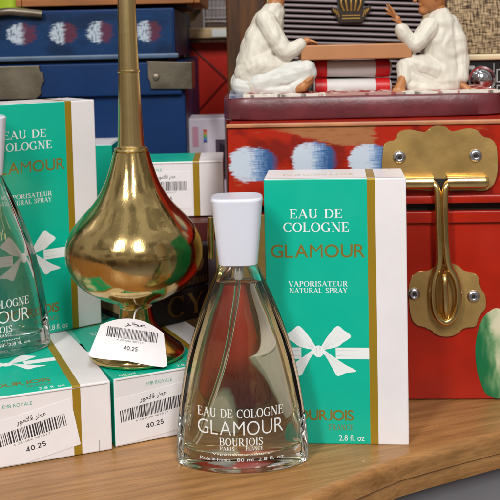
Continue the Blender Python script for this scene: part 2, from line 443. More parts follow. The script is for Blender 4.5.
def font_mesh(txt, weight=0):
    if (txt, weight) in _tc: return _tc[(txt, weight)]
    c = bpy.data.curves.new('t', 'FONT'); c.body = txt; c.size = 1; c.resolution_u = 4; c.offset = weight
    o = bpy.data.objects.new('t', c); COL.objects.link(o)
    dg = bpy.context.evaluated_depsgraph_get(); dg.update()
    me = o.evaluated_get(dg).to_mesh()
    vs = [tuple(v.co) for v in me.vertices]; fs = [tuple(p.vertices) for p in me.polygons]
    o.evaluated_get(dg).to_mesh_clear()
    bpy.data.objects.remove(o); bpy.data.curves.remove(c)
    _tc[(txt, weight)] = (vs, fs); return vs, fs
def sans_text(bm, txt, x0, x1, z0, h, fmap, mi=0, weight=0, lift=0, track=0):
    """fit the text into x0..x1 and z0..z0+h"""
    if track:
        ws = []
        for ch in txt:
            if ch == ' ': ws.append(.3); continue
            v, _ = font_mesh(ch, weight); ws.append(max(p[0] for p in v) - min(p[0] for p in v))
        tot = sum(ws) + track * (len(txt) - 1); s = (x1 - x0) / tot; X = x0
        for ch, w in zip(txt, ws):
            if ch != ' ': 
                over = .02 if ch in 'GOSCJU' else 0
                sans_text(bm, ch, X, X + w * s, z0 - over * h * .5, h * (1 + over), fmap, mi, min(weight, -.004) if ch == 'M' else weight, lift)
            X += (w + track) * s
        return
    vs, fs = font_mesh(txt, weight)
    if not vs: return
    ax, bx = min(v[0] for v in vs), max(v[0] for v in vs); ay, by = min(v[1] for v in vs), max(v[1] for v in vs)
    nv = [bm.verts.new(fmap(x0 + (v[0] - ax) / (bx - ax) * (x1 - x0), z0 + (v[1] - ay) / (by - ay) * h, lift)) for v in vs]
    for f in fs:
        try: bm.faces.new([nv[i] for i in f]).material_index = mi
        except ValueError: pass
MM = .001

# ------------------------------------------------------------------ the setting: floor, wall, table
bm = bmesh.new(); box(bm, (-4, -3, -.80), (4, 3, -.75))
tag(build('floor', bm, M['floor']), kind='structure')
bm = bmesh.new(); box(bm, (-2, 1.25, -.75), (2, 1.3, 1.4))
tag(build('back_wall', bm, M['wall']), 'dark brown wall behind everything on the table', 'wall', kind='structure')
def make_table():
    a = PZ(310, 496, 0); b = PZ(400, 459, 0); c = PZ(500, 433, 0)
    d1 = (b - a).normalized(); d2 = (c - b).normalized()
    t = thing('wooden_table', 'light brown wooden table with a rounded moulded edge, under everything', 'table', (0, 0, 0))
    pts = [a - d1 * .6] + [b - d1 * .02] + [b + (d2 - d1) * .002] + [b + d2 * .02] + [c + d2 * .5]
    pts = [(p.x, p.y) for p in pts] + [(1.0, 1.2), (-1.2, 1.2), (-1.2, pts[0].y)]
    def slab(name, inset, z0, z1, bev, m):
        bm = bmesh.new()
        P = [Vector((x, y, 0)) for x, y in pts]
        n1 = Vector((-d1.y, d1.x, 0)) * inset
        Q = [p + n1 if i < 5 else p for i, p in enumerate(P)]
        lo = [bm.verts.new((p.x, p.y, z0)) for p in Q]; hi = [bm.verts.new((p.x, p.y, z1)) for p in Q]
        bm.faces.new(lo[::-1]); top = bm.faces.new(hi)
        for k in range(len(Q)):
            k2 = (k + 1) % len(Q); bm.faces.new((lo[k], lo[k2], hi[k2], hi[k]))
        bmesh.ops.recalc_face_normals(bm, faces=bm.faces[:])
        if bev: bmesh.ops.bevel(bm, geom=list(top.edges), offset=bev, segments=5, profile=.55, affect='EDGES')
        return build(name, bm, m, t, 40)
    slab('tabletop', 0, -.0105, 0, .004, M['table'])
    slab('edge_moulding', .0012, -.019, -.0107, .0015, M['table'])
    slab('apron', .010, -.14, -.0192, 0, mat('grey_painted_apron', (118, 116, 120), .45, noise_amt=.05, noise_scale=20))
    return t
make_table()

# ------------------------------------------------------------------ perfume cartons
CW, CH, CD = 69.5 * MM, 133.5 * MM, 35 * MM
S0, S1 = 50.5 * MM, 54.5 * MM
def carton(label, loc, rot, group='green and white perfume cartons', sticker=None, H=CH, W=CW, D=CD, front=True, endtext=False, plain=False, top_text=False):
    t = thing('perfume_carton', label, 'perfume box', loc, rot, group)
    bm = bmesh.new()
    box(bm, (-W / 2, -D / 2, 0), (W / 2, D / 2, H), .0006, 2)
    xs0, xs1 = -W / 2 + S0, -W / 2 + S1
    if not plain:
        for x in (xs0, xs1):
            bmesh.ops.bisect_plane(bm, geom=bm.verts[:] + bm.edges[:] + bm.faces[:], plane_co=(x, 0, 0), plane_no=(1, 0, 0))
    for f in bm.faces:
        c = f.calc_center_median(); n = f.normal
        if plain: f.material_index = 0 if abs(n.z) < .8 else 1
        elif xs0 < c.x < xs1: f.material_index = 2
        elif c.x > xs1: f.material_index = 1
        else: f.material_index = 1 if abs(n.z) > .5 else 0
    build('carton', bm, [M['green'], M['white'], M['stripe']], t)
    yf = -D / 2 - .00004
    fm = lambda x, z, l=0: (-W / 2 + x, yf - l, z)
    if front:
        bm = bmesh.new()     # ribbon bow print
        kx, kz = 25.5, 47.3
        def poly(pts, mi=0, l=0):
            vs = [bm.verts.new(fm((kx + x) * MM, (kz + z) * MM, l)) for x, z in pts]
            f = bm.faces.new(vs); f.material_index = mi
        def both(pts, l, mi=0):
            poly(pts[::-1], mi, l); poly([(-x, z) for x, z in pts], mi, l)
        rl = smooth_path([(1.2, 2, 0), (4.5, 7.4, 0), (9.3, 12.7, 0), (12.8, 10.6, 0), (16.2, 7.6, 0), (12.2, 4.4, 0), (9, 2.2, 0), (1.6, .6, 0)], 6)
        both([(p.x, p.y) for p in rl], .00001)
        tl = smooth_path([(1.2, .2, 0), (4, -3.4, 0), (6.6, -8.2, 0), (9.2, -12.4, 0), (13.4, -10.9, 0), (18.6, -9.9, 0), (13, -6.6, 0), (7, -2.4, 0), (2.6, 1, 0)], 6)
        both([(p.x, p.y) for p in tl], .000016)
        poly([(8.5, -3.9), (8.5, 1.9), (25, 1.9), (25, -3.9)][::-1], 0, .000004)
        poly([(-8.5, -3.9), (-8.5, 1.9), (-25.4, 1.9), (-25.4, -3.9)], 0, .000004)
        poly([(math.cos(a) * 2.7, math.sin(a) * 3.0) for a in [2 * math.pi * k / 20 for k in range(20)]][::-1], 0, .00003)
        for s in (1, -1):                       # fold lines
            for (x0, z0, x1, z1) in [(2.4, 2, 9.2, 10.5), (2.6, 1.6, 11.6, 9), (2.8, 1.2, 12.8, 7.4), (2.6, -1, 9.4, -10.4), (3, -1, 12, -9.6), (3.6, -.8, 14, -9.2), (9, .4, 20, .6), (9, -2.2, 20, -2.4), (-1, 2, -.6, -2), (.6, 2.2, 1, -2)]:
                dx, dz = x1 - x0, z1 - z0; l = math.hypot(dx, dz); nx, nz = -dz / l * .09, dx / l * .09
                q = [(x0 - nx, z0 - nz), (x1, z1), (x0 + nx, z0 + nz)]
                poly([(s * x, z) for x, z in q], 1, .00004)
        bmesh.ops.recalc_face_normals(bm, faces=bm.faces[:])
        build('ribbon_bow', bm, [M['whiteink'], M['crease']], t)
        bm = bmesh.new()
        m = MM
        serif_text(bm, 'EAU DE', 12.5 * m, 38.5 * m, 114 * m, 4.4 * m, fm)
        serif_text(bm, 'COLOGNE', 9.3 * m, 41.6 * m, 107.1 * m, 4.8 * m, fm)
        serif_text(bm, 'VAPORISATEUR', 11.3 * m, 40.5 * m, 80.0 * m, 2.6 * m, fm)
        serif_text(bm, 'NATURAL SPRAY', 11.6 * m, 40.2 * m, 76.6 * m, 2.6 * m, fm)
        sans_text(bm, '2.8 fl. oz', 35 * m, 47.5 * m, 1.9 * m, 3.0 * m, fm)
        sans_text(bm, '80 ml', 4 * m, 12.5 * m, 1.9 * m, 2.7 * m, fm)
        sans_text(bm, 'GLAMOUR', 2.8 * m, 49.2 * m, 94.4 * m, 6.6 * m, fm, 1, .006, track=.09)
        sans_text(bm, 'BOURJOIS', 10.2 * m, 42.4 * m, 12.2 * m, 5.4 * m, fm, 1, .014, track=.03)
        serif_text(bm, 'FRANCE', 30 * m, 42.2 * m, 7.4 * m, 2.8 * m, fm, mi=1)
        build('lettering', bm, [M['whiteink'], M['goldink']], t)
    # tuck flap on both ends
    for z, s in ((0, -1), (H, 1)):
        bm = bmesh.new()
        e = .0004
        zz = z + s * .00012
        for (xa, xb, ya, yb) in ((-W / 2 + .0015, W / 2 - .0015, -D / 2 + .0010, -D / 2 + .0013), (W / 2 - .0068, W / 2 - .0064, D / 2 - .006, D / 2 - .0008)):
            box(bm, (xa, ya, zz - .0001), (xb, yb, zz + .0001))
        build('flap_seam', bm, M['seam'], t)
    if endtext:
        bm = bmesh.new()
        fe = lambda x, z, l=0: (-W / 2 + x, D / 2 - .0 - z, -.00004 - l)   # bottom end; z counted down from the back edge
        fe = lambda x, z, l=0: (-W / 2 + x, -D / 2 + (35 * MM - z), -.00004 - l)
        sans_text(bm, 'EMB ROYALE', 17 * MM, 31 * MM, 28.8 * MM, 1.7 * MM, fe, 0, track=.08)
        build('end_lettering', bm, M['greenink'], t)
    if top_text:
        bm = bmesh.new()
        ft = lambda x, z, l=0: (-W / 2 + x, -D / 2 + z, H + .00004 + l)
        sans_text(bm, 'EAU DE COLOGNE GLAMOUR', 9 * MM, 44 * MM, 12 * MM, 6 * MM, ft, 0, track=.1)
        build('end_lettering', bm, mat('faint_gold_ink', (196, 182, 150), .5), t)
    if sticker:
        cx, cz, w, h, ang, seed = sticker
        price_sticker(t, cx, cz, w, h, ang, seed, W, D)
    return t
ARAB = '\uFEAD\uFEEE\uFEE3\uFEFC\uFED7 \uFEAE\uFEC4\uFECB'
def barcode_face(bm, w, h, fm, seed, ar=True, arab=ARAB):
    rnd = random.Random(seed)
    x = -w * .40
    while x < w * .40:
        bw = rnd.choice([.25, .25, .4, .6]) * MM * (w / .034); gap = rnd.choice([.25, .35, .5]) * MM * (w / .034)
        vs = [bm.verts.new(fm(*p, .00001)) for p in ((x, -h * .02), (x + bw, -h * .02), (x + bw, h * .24), (x, h * .24))]
        bm.faces.new(vs).material_index = 0
        x += bw + gap
    serif_text(bm, '40.25', -w * .10, w * .13, -h * .29, h * .105, lambda x, z, l=0: fm(x, z, .00001 + l), track=.08)
    if ar: sans_text(bm, arab, -w * .14, w * .2, h * .285, h * .14, fm, 0, .02, .00001)
    sans_text(bm, '6 281006 402517', -w * .22, w * .2, -h * .085, h * .042, fm, 1, 0, .00001)
def price_sticker(t, cx, cz, w, h, ang, seed, W, D):
    """sticker on the bottom end of a carton: x across, z up from the lying carton's underside"""
    ca, sa = math.cos(ang), math.sin(ang)
    def fe(x, z, l=0):
        X = cx + x * ca - z * sa; Z = cz + x * sa + z * ca
        return (-W / 2 + X, D / 2 - Z, -.0002 - l)
    bm = bmesh.new()
    pts = [(-w / 2, -h / 2), (w / 2, -h / 2), (w / 2, h / 2), (-w / 2, h / 2)]
    # clip to the end face so that it does not stick out
    def clip(P, ax, lim, keep):
        out = []
        for p, q in zip(P, P[1:] + P[:1]):
            ip, iq = (p[ax] - lim) * keep >= 0, (q[ax] - lim) * keep >= 0
            if ip: out.append(p)
            if ip != iq:
                f = (lim - p[ax]) / (q[ax] - p[ax]); out.append(tuple(p[i] + (q[i] - p[i]) * f for i in range(3)))
        return out
    V = [fe(*p) for p in pts]
    V = clip(V, 1, D / 2 - .0008, -1); V = clip(V, 0, -W / 2 + .0006, 1)
    a = [bm.verts.new(p) for p in V]; b = [bm.verts.new((q.co.x, q.co.y, -.00005)) for q in a]
    bm.faces.new(a); bm.faces.new(b[::-1])
    n = len(a)
    for k in range(n): bm.faces.new((a[k], b[k], b[(k + 1) % n], a[(k + 1) % n]))
    bmesh.ops.recalc_face_normals(bm, faces=bm.faces[:])
    s = build('price_sticker', bm, M['paper'], t)
    bm = bmesh.new(); barcode_face(bm, w, h, fe, seed)
    bmesh.ops.recalc_face_normals(bm, faces=bm.faces[:])
    build('printed_barcode', bm, [M['blackink'], M['greyink']], s)

# main carton: right side slightly nearer
def yawdir(a): return Vector((math.cos(a), math.sin(a), 0))
y0 = R(-5)
fr = PZ(409.2, 445.3, 0)
cen = fr - yawdir(y0) * CW / 2 + Vector((-math.sin(y0), math.cos(y0), 0)) * CD / 2
carton('upright green cologne carton with a white bow, standing behind the clear bottle', cen, (0, 0, y0), top_text=True)
# lying carton at the far left front
YA = R(21)
c1 = PZ(112.5, 450, 0)
p1 = c1 - yawdir(YA) * CW / 2 + Vector((0, 0, CD / 2 + .0003))
carton('carton lying at the lower left corner, its tilted price sticker overlapping the gold stripe', p1, (R(-90), 0, YA), sticker=(30.5 * MM, 13.5 * MM, 43 * MM, 24 * MM, R(10), 3), endtext=True)
YB = R(25)
c2 = PZ(115.5, 448, 0)
p2 = c2 + yawdir(YB) * CW / 2 + Vector((0, 0, CD / 2 + .0003))
carton('lying carton that carries the brass sprinkler on its green face', p2, (R(-90), 0, YB), sticker=(20 * MM, 14 * MM, 42 * MM, 24 * MM, R(5), 5), endtext=True)
# upright carton on the lying ones
YC = R(36)
ZT = CD + .0008
c3 = PZ(101.8, 323, ZT)
p3 = c3 - yawdir(YC) * CW / 2 + Vector((-math.sin(YC), math.cos(YC), 0)) * CD / 2
carton('upright carton at the left, standing on the lying cartons behind a second bottle', p3, (0, 0, YC))

# ------------------------------------------------------------------ perfume bottles
BP = [(0, 30.3, 13.2), (.8, 31.3, 14), (5, 31.6, 14.1), (17, 31.0, 13.9), (31, 29.2, 13.2), (42, 27.5, 12.6), (50, 25.9, 12.1), (57.8, 23.9, 11.5), (66, 21.3, 10.9), (72.3, 19.2, 10.4), (80, 16.2, 9.6), (89, 12.2, 8.8), (96.5, 8.8, 8.2), (98, 8.3, 8.0)]
BP = [(z, a, b + 3.0 * sstep(0, 40, z) * sstep(97, 72, z)) for z, a, b in BP]
def binterp(z):
    z = max(0, min(98, z))
    for (za, aa, ba), (zb, ab, bb) in zip(BP, BP[1:]):
        if z <= zb:
            t = (z - za) / (zb - za); return aa + (ab - aa) * t, ba + (bb - ba) * t
    return BP[-1][1:]
def bsmooth(z):
    # light smoothing so that the outline is one clean curve
    if z < 3 or z > 96: return binterp(z)
    k = [binterp(z + d) for d in (-3, -1.5, 0, 1.5, 3)]
    return sum(q[0] for q in k) / 5, sum(q[1] for q in k) / 5
PEX = 1.72
def bring(bm, a, b, z, n=112, ex=PEX):
    out = []
    for k in range(n):
        th = 2 * math.pi * k / n; s = math.sin(th)
        out.append(bm.verts.new((a * math.cos(th) * MM, math.copysign(abs(s) ** ex, s) * b * MM, z * MM)))
    return out
def bottle(label, loc, yaw, group='flared glass cologne bottles', full=True):
    t = thing('perfume_bottle', label, 'perfume bottle', loc, (0, 0, yaw), group)
    zs = [0, .35, .8, 2, 5] + [8 + 4 * k for k in range(22)] + [96, 98]
    def exz(z): return (1.5 + (PEX - 1.5) * sstep(4, 30, z)) + (1.0 - PEX) * sstep(84, 98, z)
    bm = bmesh.new()
    outer = [bring(bm, *bsmooth(z), z, ex=exz(z)) for z in zs]
    outer.append(bring(bm, 6.8, 6.8, 98.2, ex=1)); outer.append(bring(bm, 6.6, 6.6, 104, ex=1))
    def inner(z, d=0):
        a, b = bsmooth(z); f = sstep(96, 70, z)
        return max(3.6, a - 2.6 - 2.2 * f) + d, max(3.6, b - 1.9 - 1.0 * f) + d
    izs = [104, 98] + [94 - 4 * k for k in range(21)] + [11, 9.2]
    inn = []
    for z in izs:
        if z >= 98: inn.append(bring(bm, 4.2, 4.2, z, ex=1))
        else: inn.append(bring(bm, *inner(z), z, ex=exz(z)))
    last = inner(9.2)
    for f, zz in ((.93, 8.2), (.78, 7.6), (.5, 7.2)): inn.append(bring(bm, last[0] * f, last[1] * f, zz, ex=exz(9.2)))
    loft(bm, outer + inn)
    base = [bring(bm, 30.3 * f, 13.2 * f, zz, ex=1.5) for f, zz in ((.93, .0), (.8, .5), (.5, .9), (.2, 1.0))]
    loft(bm, [base[3], base[2], base[1], base[0], outer[0]])
    cap_ring(bm, base[3], True); cap_ring(bm, inn[-1], False)
    bmesh.ops.recalc_face_normals(bm, faces=bm.faces[:])
    build('glass_body', bm, M['glass'], t, 60)
    # cologne: its skin sits a hair inside the glass
    bm = bmesh.new(); lv = 88.0; d = .06
    rg = [bring(bm, last[0] * f, last[1] * f, zz - .05, ex=exz(9.2)) for f, zz in ((.5, 7.2), (.78, 7.6), (.93, 8.2))]
    for z in [9.2, 11] + [14 + 4 * k for k in range(19)] + [lv]: rg.append(bring(bm, *inner(z, d), z, ex=exz(z)))
    a, b = inner(lv, d)
    rg.append(bring(bm, a - .5, b - .5, lv - .35, ex=exz(lv)))
    loft(bm, rg); cap_ring(bm, rg[0], True); cap_ring(bm, rg[-1], False)
    bmesh.ops.recalc_face_normals(bm, faces=bm.faces[:])
    if full: build('cologne', bm, M['liquid'], t, 50)
    else: bm.free()
    # dip tube and pump
    bm = bmesh.new()
    tube(bm, smooth_path([(0, 0, 99 * MM), (-1 * MM, 0, 80 * MM), (-7 * MM, 0, 48 * MM), (-17 * MM, 1 * MM, 18 * MM), (-21 * MM, 1 * MM, 10.5 * MM)], 8), 1.1 * MM, 12)
    build('dip_tube', bm, M['tube'], t, 60)
    bm = bmesh.new(); lathe(bm, [(0, .0885), (.0018, .0887), (.0024, .090), (.0024, .099), (.0038, .0995), (.0038, .1035), (0, .1036)], 24)
    build('pump', bm, mat('pump_plastic', (206, 202, 190), .35), t, 40)
    # cap: rounded square, wider at the top
    bm = bmesh.new()
    def sq(w, d, z, n=64, e=.5):
        o = []
        for k in range(n):
            th = 2 * math.pi * (k + .5) / n; c, s = math.cos(th), math.sin(th)
            o.append(bm.verts.new((math.copysign(abs(c) ** e, c) * w * MM, math.copysign(abs(s) ** e, s) * d * MM, z * MM)))
        return o
    prof = [(6.9, 96.8), (8.2, 96.8), (8.8, 97.3), (9.1, 100), (10.2, 112), (11.2, 124), (11.55, 127), (11.6, 127.8), (11.3, 128.4), (10.8, 128.7), (9.6, 128.8), (4, 128.85)]
    rg = [sq(w * 1.05, w * 1.0, z) for w, z in prof]
    loft(bm, rg); cap_ring(bm, rg[-1])
    inr = [sq(6.9, 6.6, 105)]; loft(bm, [inr[0], rg[0]]); cap_ring(bm, inr[0], True)
    bmesh.ops.recalc_face_normals(bm, faces=bm.faces[:])
    build('cap', bm, M['cap'], t, 35)
    # printed lettering following the curved front
    def fm(x, z, l=0):
        a, b = bsmooth(z / MM); q = max(-.995, min(.995, x / MM / a)); s = math.sqrt(1 - q * q)
        return (x, -(s ** (1.5 + (PEX - 1.5) * sstep(4, 30, z / MM))) * b * MM - .00011 - l, z)
    bm = bmesh.new(); m = MM
    zc = lambda v: (473.8 - v) / 2.11 * m
    serif_text(bm, 'EAU DE COLOGNE', -20.6 * m, 19.6 * m, zc(416), 4.2 * m, fm)
    sans_text(bm, 'GLAMOUR', -20.6 * m, 19.4 * m, zc(433.5), 6.6 * m, fm, 0, -.012, track=.13)
    serif_text(bm, 'BOURJOIS', -10.6 * m, 9.8 * m, zc(444.5), 3.7 * m, fm)
    serif_text(bm, 'PARIS', -10.4 * m, -3.6 * m, zc(449.3), 1.7 * m, fm)
    serif_text(bm, 'FRANCE', 1.6 * m, 9.8 * m, zc(449.3), 1.7 * m, fm)
    sans_text(bm, 'Vaporisateur naturel', -14 * m, 13.6 * m, zc(455.2), 1.35 * m, fm)
    sans_text(bm, 'Made in France', -20 * m, -5.6 * m, zc(460.8), 1.6 * m, fm)
    sans_text(bm, '80 ml  2.8 fl. oz', -2.5 * m, 19.4 * m, zc(460.8), 1.6 * m, fm)
    bmesh.ops.recalc_face_normals(bm, faces=bm.faces[:])
    build('lettering', bm, M['whiteink'], t)
    return t
bp = PZ(243, 462, 0)
bottle('clear flared cologne bottle with a white cap, in front on the wooden table', (bp.x, bp.y, .0002), R(0))
b2 = PZ(-8, 352.5, ZT)
bottle('cologne bottle cut off by the left edge, standing on a lying carton', (b2.x, b2.y, ZT + .0002), R(20), full=False)

# ------------------------------------------------------------------ brass sprinkler
vp = PZ(137.5, 355, ZT)
def make_vase():
    t = thing('brass_sprinkler', 'tall polished brass rosewater sprinkler with a round belly and long neck', 'sprinkler', (vp.x, vp.y, ZT + .0002))
    K = vp.y * 1.0  # px -> mm
    prof = [(0, 0), (24.6, 0), (25.2, 1), (25.0, 2.6), (23.6, 4.4), (21, 6.4), (16.6, 10), (12.4, 14.6), (9.4, 20), (8.6, 25), (8.9, 27), (11.5, 29.2), (19, 32.4), (27, 37.4), (32.6, 43.4), (35.5, 50), (36.3, 56.5), (35.2, 63), (31.6, 69.6), (26.2, 76), (20.6, 82.2), (16.4, 88.6), (13.4, 95.2), (11.3, 101.6), (9.8, 107), (9.3, 109)]
    P = smooth_path([(r, z, 0) for r, z in prof[1:]], 4)
    bm = bmesh.new(); lathe(bm, [(0, 0)] + [(p.x * MM, p.y * MM) for p in P] + [(0, .109)], 96)
    build('belly', bm, M['brass'], t, 50)
    bm = bmesh.new()
    lathe(bm, [(0, .1091), (.0086, .1091), (.0090, .1098), (.0088, .1108), (.0072, .1116), (.0069, .113), (.0064, .125), (.0058, .143), (.0056, .1505), (.0060, .1508), (.0060, .1516), (.00545, .152), (.0050, .17), (.0046, .195), (.0040, .215), (.0034, .228), (0, .229)], 64)
    build('neck', bm, M['brassneck'], t, 40)
    bm = bmesh.new(); lathe(bm, [(0, .2291), (.004, .2291), (.0062, .234), (.007, .238), (.006, .242), (.003, .244), (0, .2445)], 48)
    build('rose_head', bm, M['brass'], t, 40)
    return t
make_vase()
def make_tag():
    # curled paper tag leaning on the sprinkler's foot
    w, h = 38 * MM, 21 * MM
    c = PY(131, 340, vp.y - .024)
    t = thing('price_tag', 'curled white price tag with a barcode hung on the brass sprinkler', 'price tag', c, (R(-14), R(10), R(2)))
    def surf(x, z, l=0):
        y = 5.5 * x * x + .0012 * math.sin((z / h + .5) * 3) + .00002 - l
        return (x, y, z)
    bm = bmesh.new()
    n = 24; top = []; bot = []
    cols = []
    for i in range(n + 1):
        x = -w / 2 + w * i / n; q = abs(x) / (w / 2)
        zt = h / 2 - (.0052 * q ** 2); zb = -h / 2 - .0008 * math.sin(q * 2) + (.001 if abs(q - 1) < .01 else 0)
        xx = lambda f: x * (1.06 - .22 * f * (1 if x > 0 else .85))
        cols.append([bm.verts.new(surf(xx(j / 8), zb + (zt - zb) * j / 8)) for j in range(9)])
    for a, b in zip(cols, cols[1:]):
        for j in range(8): bm.faces.new((a[j], b[j], b[j + 1], a[j + 1]))
    r = bmesh.ops.extrude_face_region(bm, geom=bm.faces[:])
    for e in r['geom']:
        if isinstance(e, bmesh.types.BMVert): e.co.y += .0002
    bmesh.ops.recalc_face_normals(bm, faces=bm.faces[:])
    build('paper', bm, M['paper'], t, 60)
    bm = bmesh.new()
    barcode_face(bm, w * .84, h * .95, lambda x, z, l=0: surf(x, z + .0005, l + .00006), 11, True, '\uFEAE\uFEC4\uFECB')
    bmesh.ops.recalc_face_normals(bm, faces=bm.faces[:])
    build('printed_barcode', bm, [M['blackink'], M['greyink']], t)
    bm = bmesh.new(); tube(bm, smooth_path([(0, .0, h / 2 - .002), (0, .006, h / 2 + .004), (.004, .016, h / 2 + .008)], 5), .0005, 8)
    build('string', bm, M['paper'], t, 60)
make_tag()

# ------------------------------------------------------------------ red chest
RY = .549
RS = RY / 1000.0 * 1.0
def make_red_chest():
    l0 = PY(228, 200, RY); 
    yaw = R(-3)
    # base corner at the body's left front
    base = PY(223, 408, RY); 
    t = thing('red_chest', 'red painted wooden chest with brass latch and blue white brush daubs on its lid', 'chest', (base.x, base.y, 0), (0, 0, yaw))
    k = RY / F
    WB = .30; DB = .205; HB = .106
    bm = bmesh.new(); box(bm, (0, 0, 0.0004), (WB, DB, HB), .0012, 2); body = build('body', bm, M['red'], t, 40)
    bm = bmesh.new(); box(bm, (-.0004, -.0022, HB - .0062), (WB, -.0001, HB + .0002), .0009, 2); build('rim_moulding', bm, M['red'], body, 40)
    zl0, zl1 = .1105, .1560
    xl = .0062
    bm = bmesh.new(); box(bm, (xl, .0006, zl0), (WB, DB, zl1), .0012, 2); lid = build('lid', bm, M['red'], t, 40)
    bm = bmesh.new(); box(bm, (xl - .0008, -.0035, zl0 + .0002), (WB, .0005, zl0 + .0048), .0012, 2); build('rim_moulding', bm, M['red'], lid, 40)
    bm = bmesh.new(); box(bm, (xl - .0006, -.0018, zl1 - .0022), (WB, .0005, zl1 + .0003), .0008, 2); build('top_edge', bm, mat('worn_tan_edge', (176, 116, 78), .45, noise_amt=.3, noise_scale=60), lid, 40)
    bm = bmesh.new(); box(bm, (.006, .004, HB), (WB - .004, DB - .004, zl0), 0); build('gap_shade_fill', bm, M['dark'], t)  # near-black strip, shade under the lid put into its colour
    red = s2l((162, 34, 14)); red2 = s2l((122, 24, 12)); tan = s2l((158, 104, 66)); wht = s2l((188, 198, 212)); blu = s2l((44, 82, 132)); lb = s2l((120, 150, 190))
    sc = 1000 / (RY * 1000) # px per mm
    def col(x, z):
        u = 228 + x / k; v = 197.7 - z / k
        c = lerp(red, red2, sstep(-.1, .5, fb(x * 60, z * 60, 1)))
        c = lerp(c, tan, sstep(.25, .6, fb(x * 90, z * 400, 5) + (.1 if v < 129 else -.35)) * .35)
        # worn tan wedge under the top edge
        wedge = sstep(262, 300, u) * sstep(377 + 5 * fb(2, z * 900, 6), 372 + 5 * fb(2, z * 900, 6), u)
        lim = 130 + 17 * sstep(262, 352, u) + fb(x * 200, z * 900, 3) * 2.5
        c = lerp(c, lerp(tan, s2l((138, 84, 48)), max(0, fb(x * 100, z * 700, 2))), wedge * sstep(lim + 1.5, lim - 1.5, v))
        for (ua, ub, va, vb, sd) in ((233, 283, 145, 184, 1), (296, 342, 141, 180, 2), (353, 400, 144, 180, 3), (530, 575, 142, 180, 4)):
            uu = (u - ua) / (ub - ua); vv = (v - va) / (vb - va)
            if -.2 < uu < 1.2 and -.2 < vv < 1.2:
                cx, cy = uu - .42, (vv - .5) * (1 + .3 * uu)
                e = (abs(cx) / .5) ** 2.2 + (abs(cy) / .5) ** 2.4
                edge = fb(uu * 6 + sd * 7, vv * 18, sd) * .5
                a = sstep(1.12 + edge * .6, .8 + edge * .6, e) * (1 - sstep(.72, .98, uu))
                str_ = fb(uu * 3, vv * 34, sd + 9) * .5 + fb(uu * 30, vv * 5, sd + 3) * .28
                w = lerp(wht, lb, sstep(.3, .52, uu + str_ * .25)); w = lerp(w, blu, sstep(.42, .74, uu + str_ * .3))
                a *= 1 - .5 * sstep(.1, .6, fb(uu * 7, vv * 55, sd + 4)) * sstep(.3, .1, .5 - abs(vv - .5))
                c = lerp(c, w, min(1, a * 1.05))
        return c
    paint_panel('painted_front', WB - xl - .0002, zl1 - .0022 - zl0 - .0050, 560, 110, col, M['redpaint'], lid, (xl + .0001, .0004 - .0007, zl0 + .0049))
    # green leaf-like motif on the body front
    g1, g2, g3 = s2l((24, 104, 62)), s2l((122, 158, 110)), s2l((214, 206, 176))
    mc = ((503 - 223) * k, (408 - 360) * k)
    bm = bmesh.new(); cl = bm.verts.layers.float_color.new('Col')
    rings = []
    for i in range(17):
        f = i / 16; ring = []
        for q in range(64):
            a = 2 * math.pi * q / 64; rr = f * (1 + .06 * noise.noise(Vector((math.cos(a) * 2, math.sin(a) * 2, 4))))
            x = math.cos(a) * 24 * k * rr; z = math.sin(a) * 46 * k * rr * (1 - .12 * math.cos(a))
            if i == 0 and q > 0: break
            v = bm.verts.new((x, 0, z)); 
            tt = sstep(-18 * k, 8 * k, x + z * .18 + fb(x * 300, z * 90, 2) * 9 * k)
            v[cl] = (*lerp(lerp(g1, g2, min(1, tt * 1.6)), g3, max(0, tt * 2 - 1) * .9), 1); ring.append(v)
        rings.append(ring)
    loft(bm, rings)
    r = bmesh.ops.extrude_face_region(bm, geom=bm.faces[:])
    for e in r['geom']:
        if isinstance(e, bmesh.types.BMVert): e.co.y += .0003
    bmesh.ops.recalc_face_normals(bm, faces=bm.faces[:])
    o = build('painted_motif', bm, M['motif'], body); o.location = (mc[0], -.0003, mc[1])
    # ---- latch: px positions in the lid / body front
    def LX(u, v, y=0):
        p = PY(u, v, RY); d = p - Vector((base.x, base.y, 0))
        # intersect the pixel ray with the chest front plane, in chest space
        rr = ray(u, v); n = Vector((-math.sin(yaw), math.cos(yaw), 0)); o = Vector((0, 0, CAMZ))
        b0 = Vector((base.x, base.y, 0)) + n * y
        q = o + rr * ((b0 - o).dot(n) / rr.dot(n)) - Vector((base.x, base.y, 0))
        return Matrix.Rotation(-yaw, 3, 'Z') @ q
    def outline(px, y, name, m, par, th, bev=.0006, n=5):
        pts = []
        sm = smooth_path([(p[0], p[1], 0) for p in px + [px[0]]], n)[:-1]
        pts = [(lambda q: (q.x, q.z))(LX(p.x, p.y, y)) for p in sm]
        bm = bmesh.new(); prism(bm, pts, y - th, y, 0, bev)
        return build(name, bm, m, par, 30)
    yl = -.0008
    up = [(383, 150), (382, 168), (386, 181), (396, 188), (420, 190), (440, 190.5), (470, 190), (483, 190.5), (492, 186), (497, 172), (497, 155), (495, 143), (489, 138), (481, 136.5), (479.5, 132), (474, 129), (466, 128.5), (457, 130.5), (449, 131.5), (447, 127.5), (441, 125.8), (434, 126), (429, 128.5), (426, 132), (418, 131), (410, 129.5), (402, 130.5), (397, 134), (396, 139.5), (389, 141), (384, 144)]
    pl = outline(up, yl, 'latch_plate', M['plate'], lid, .0012)
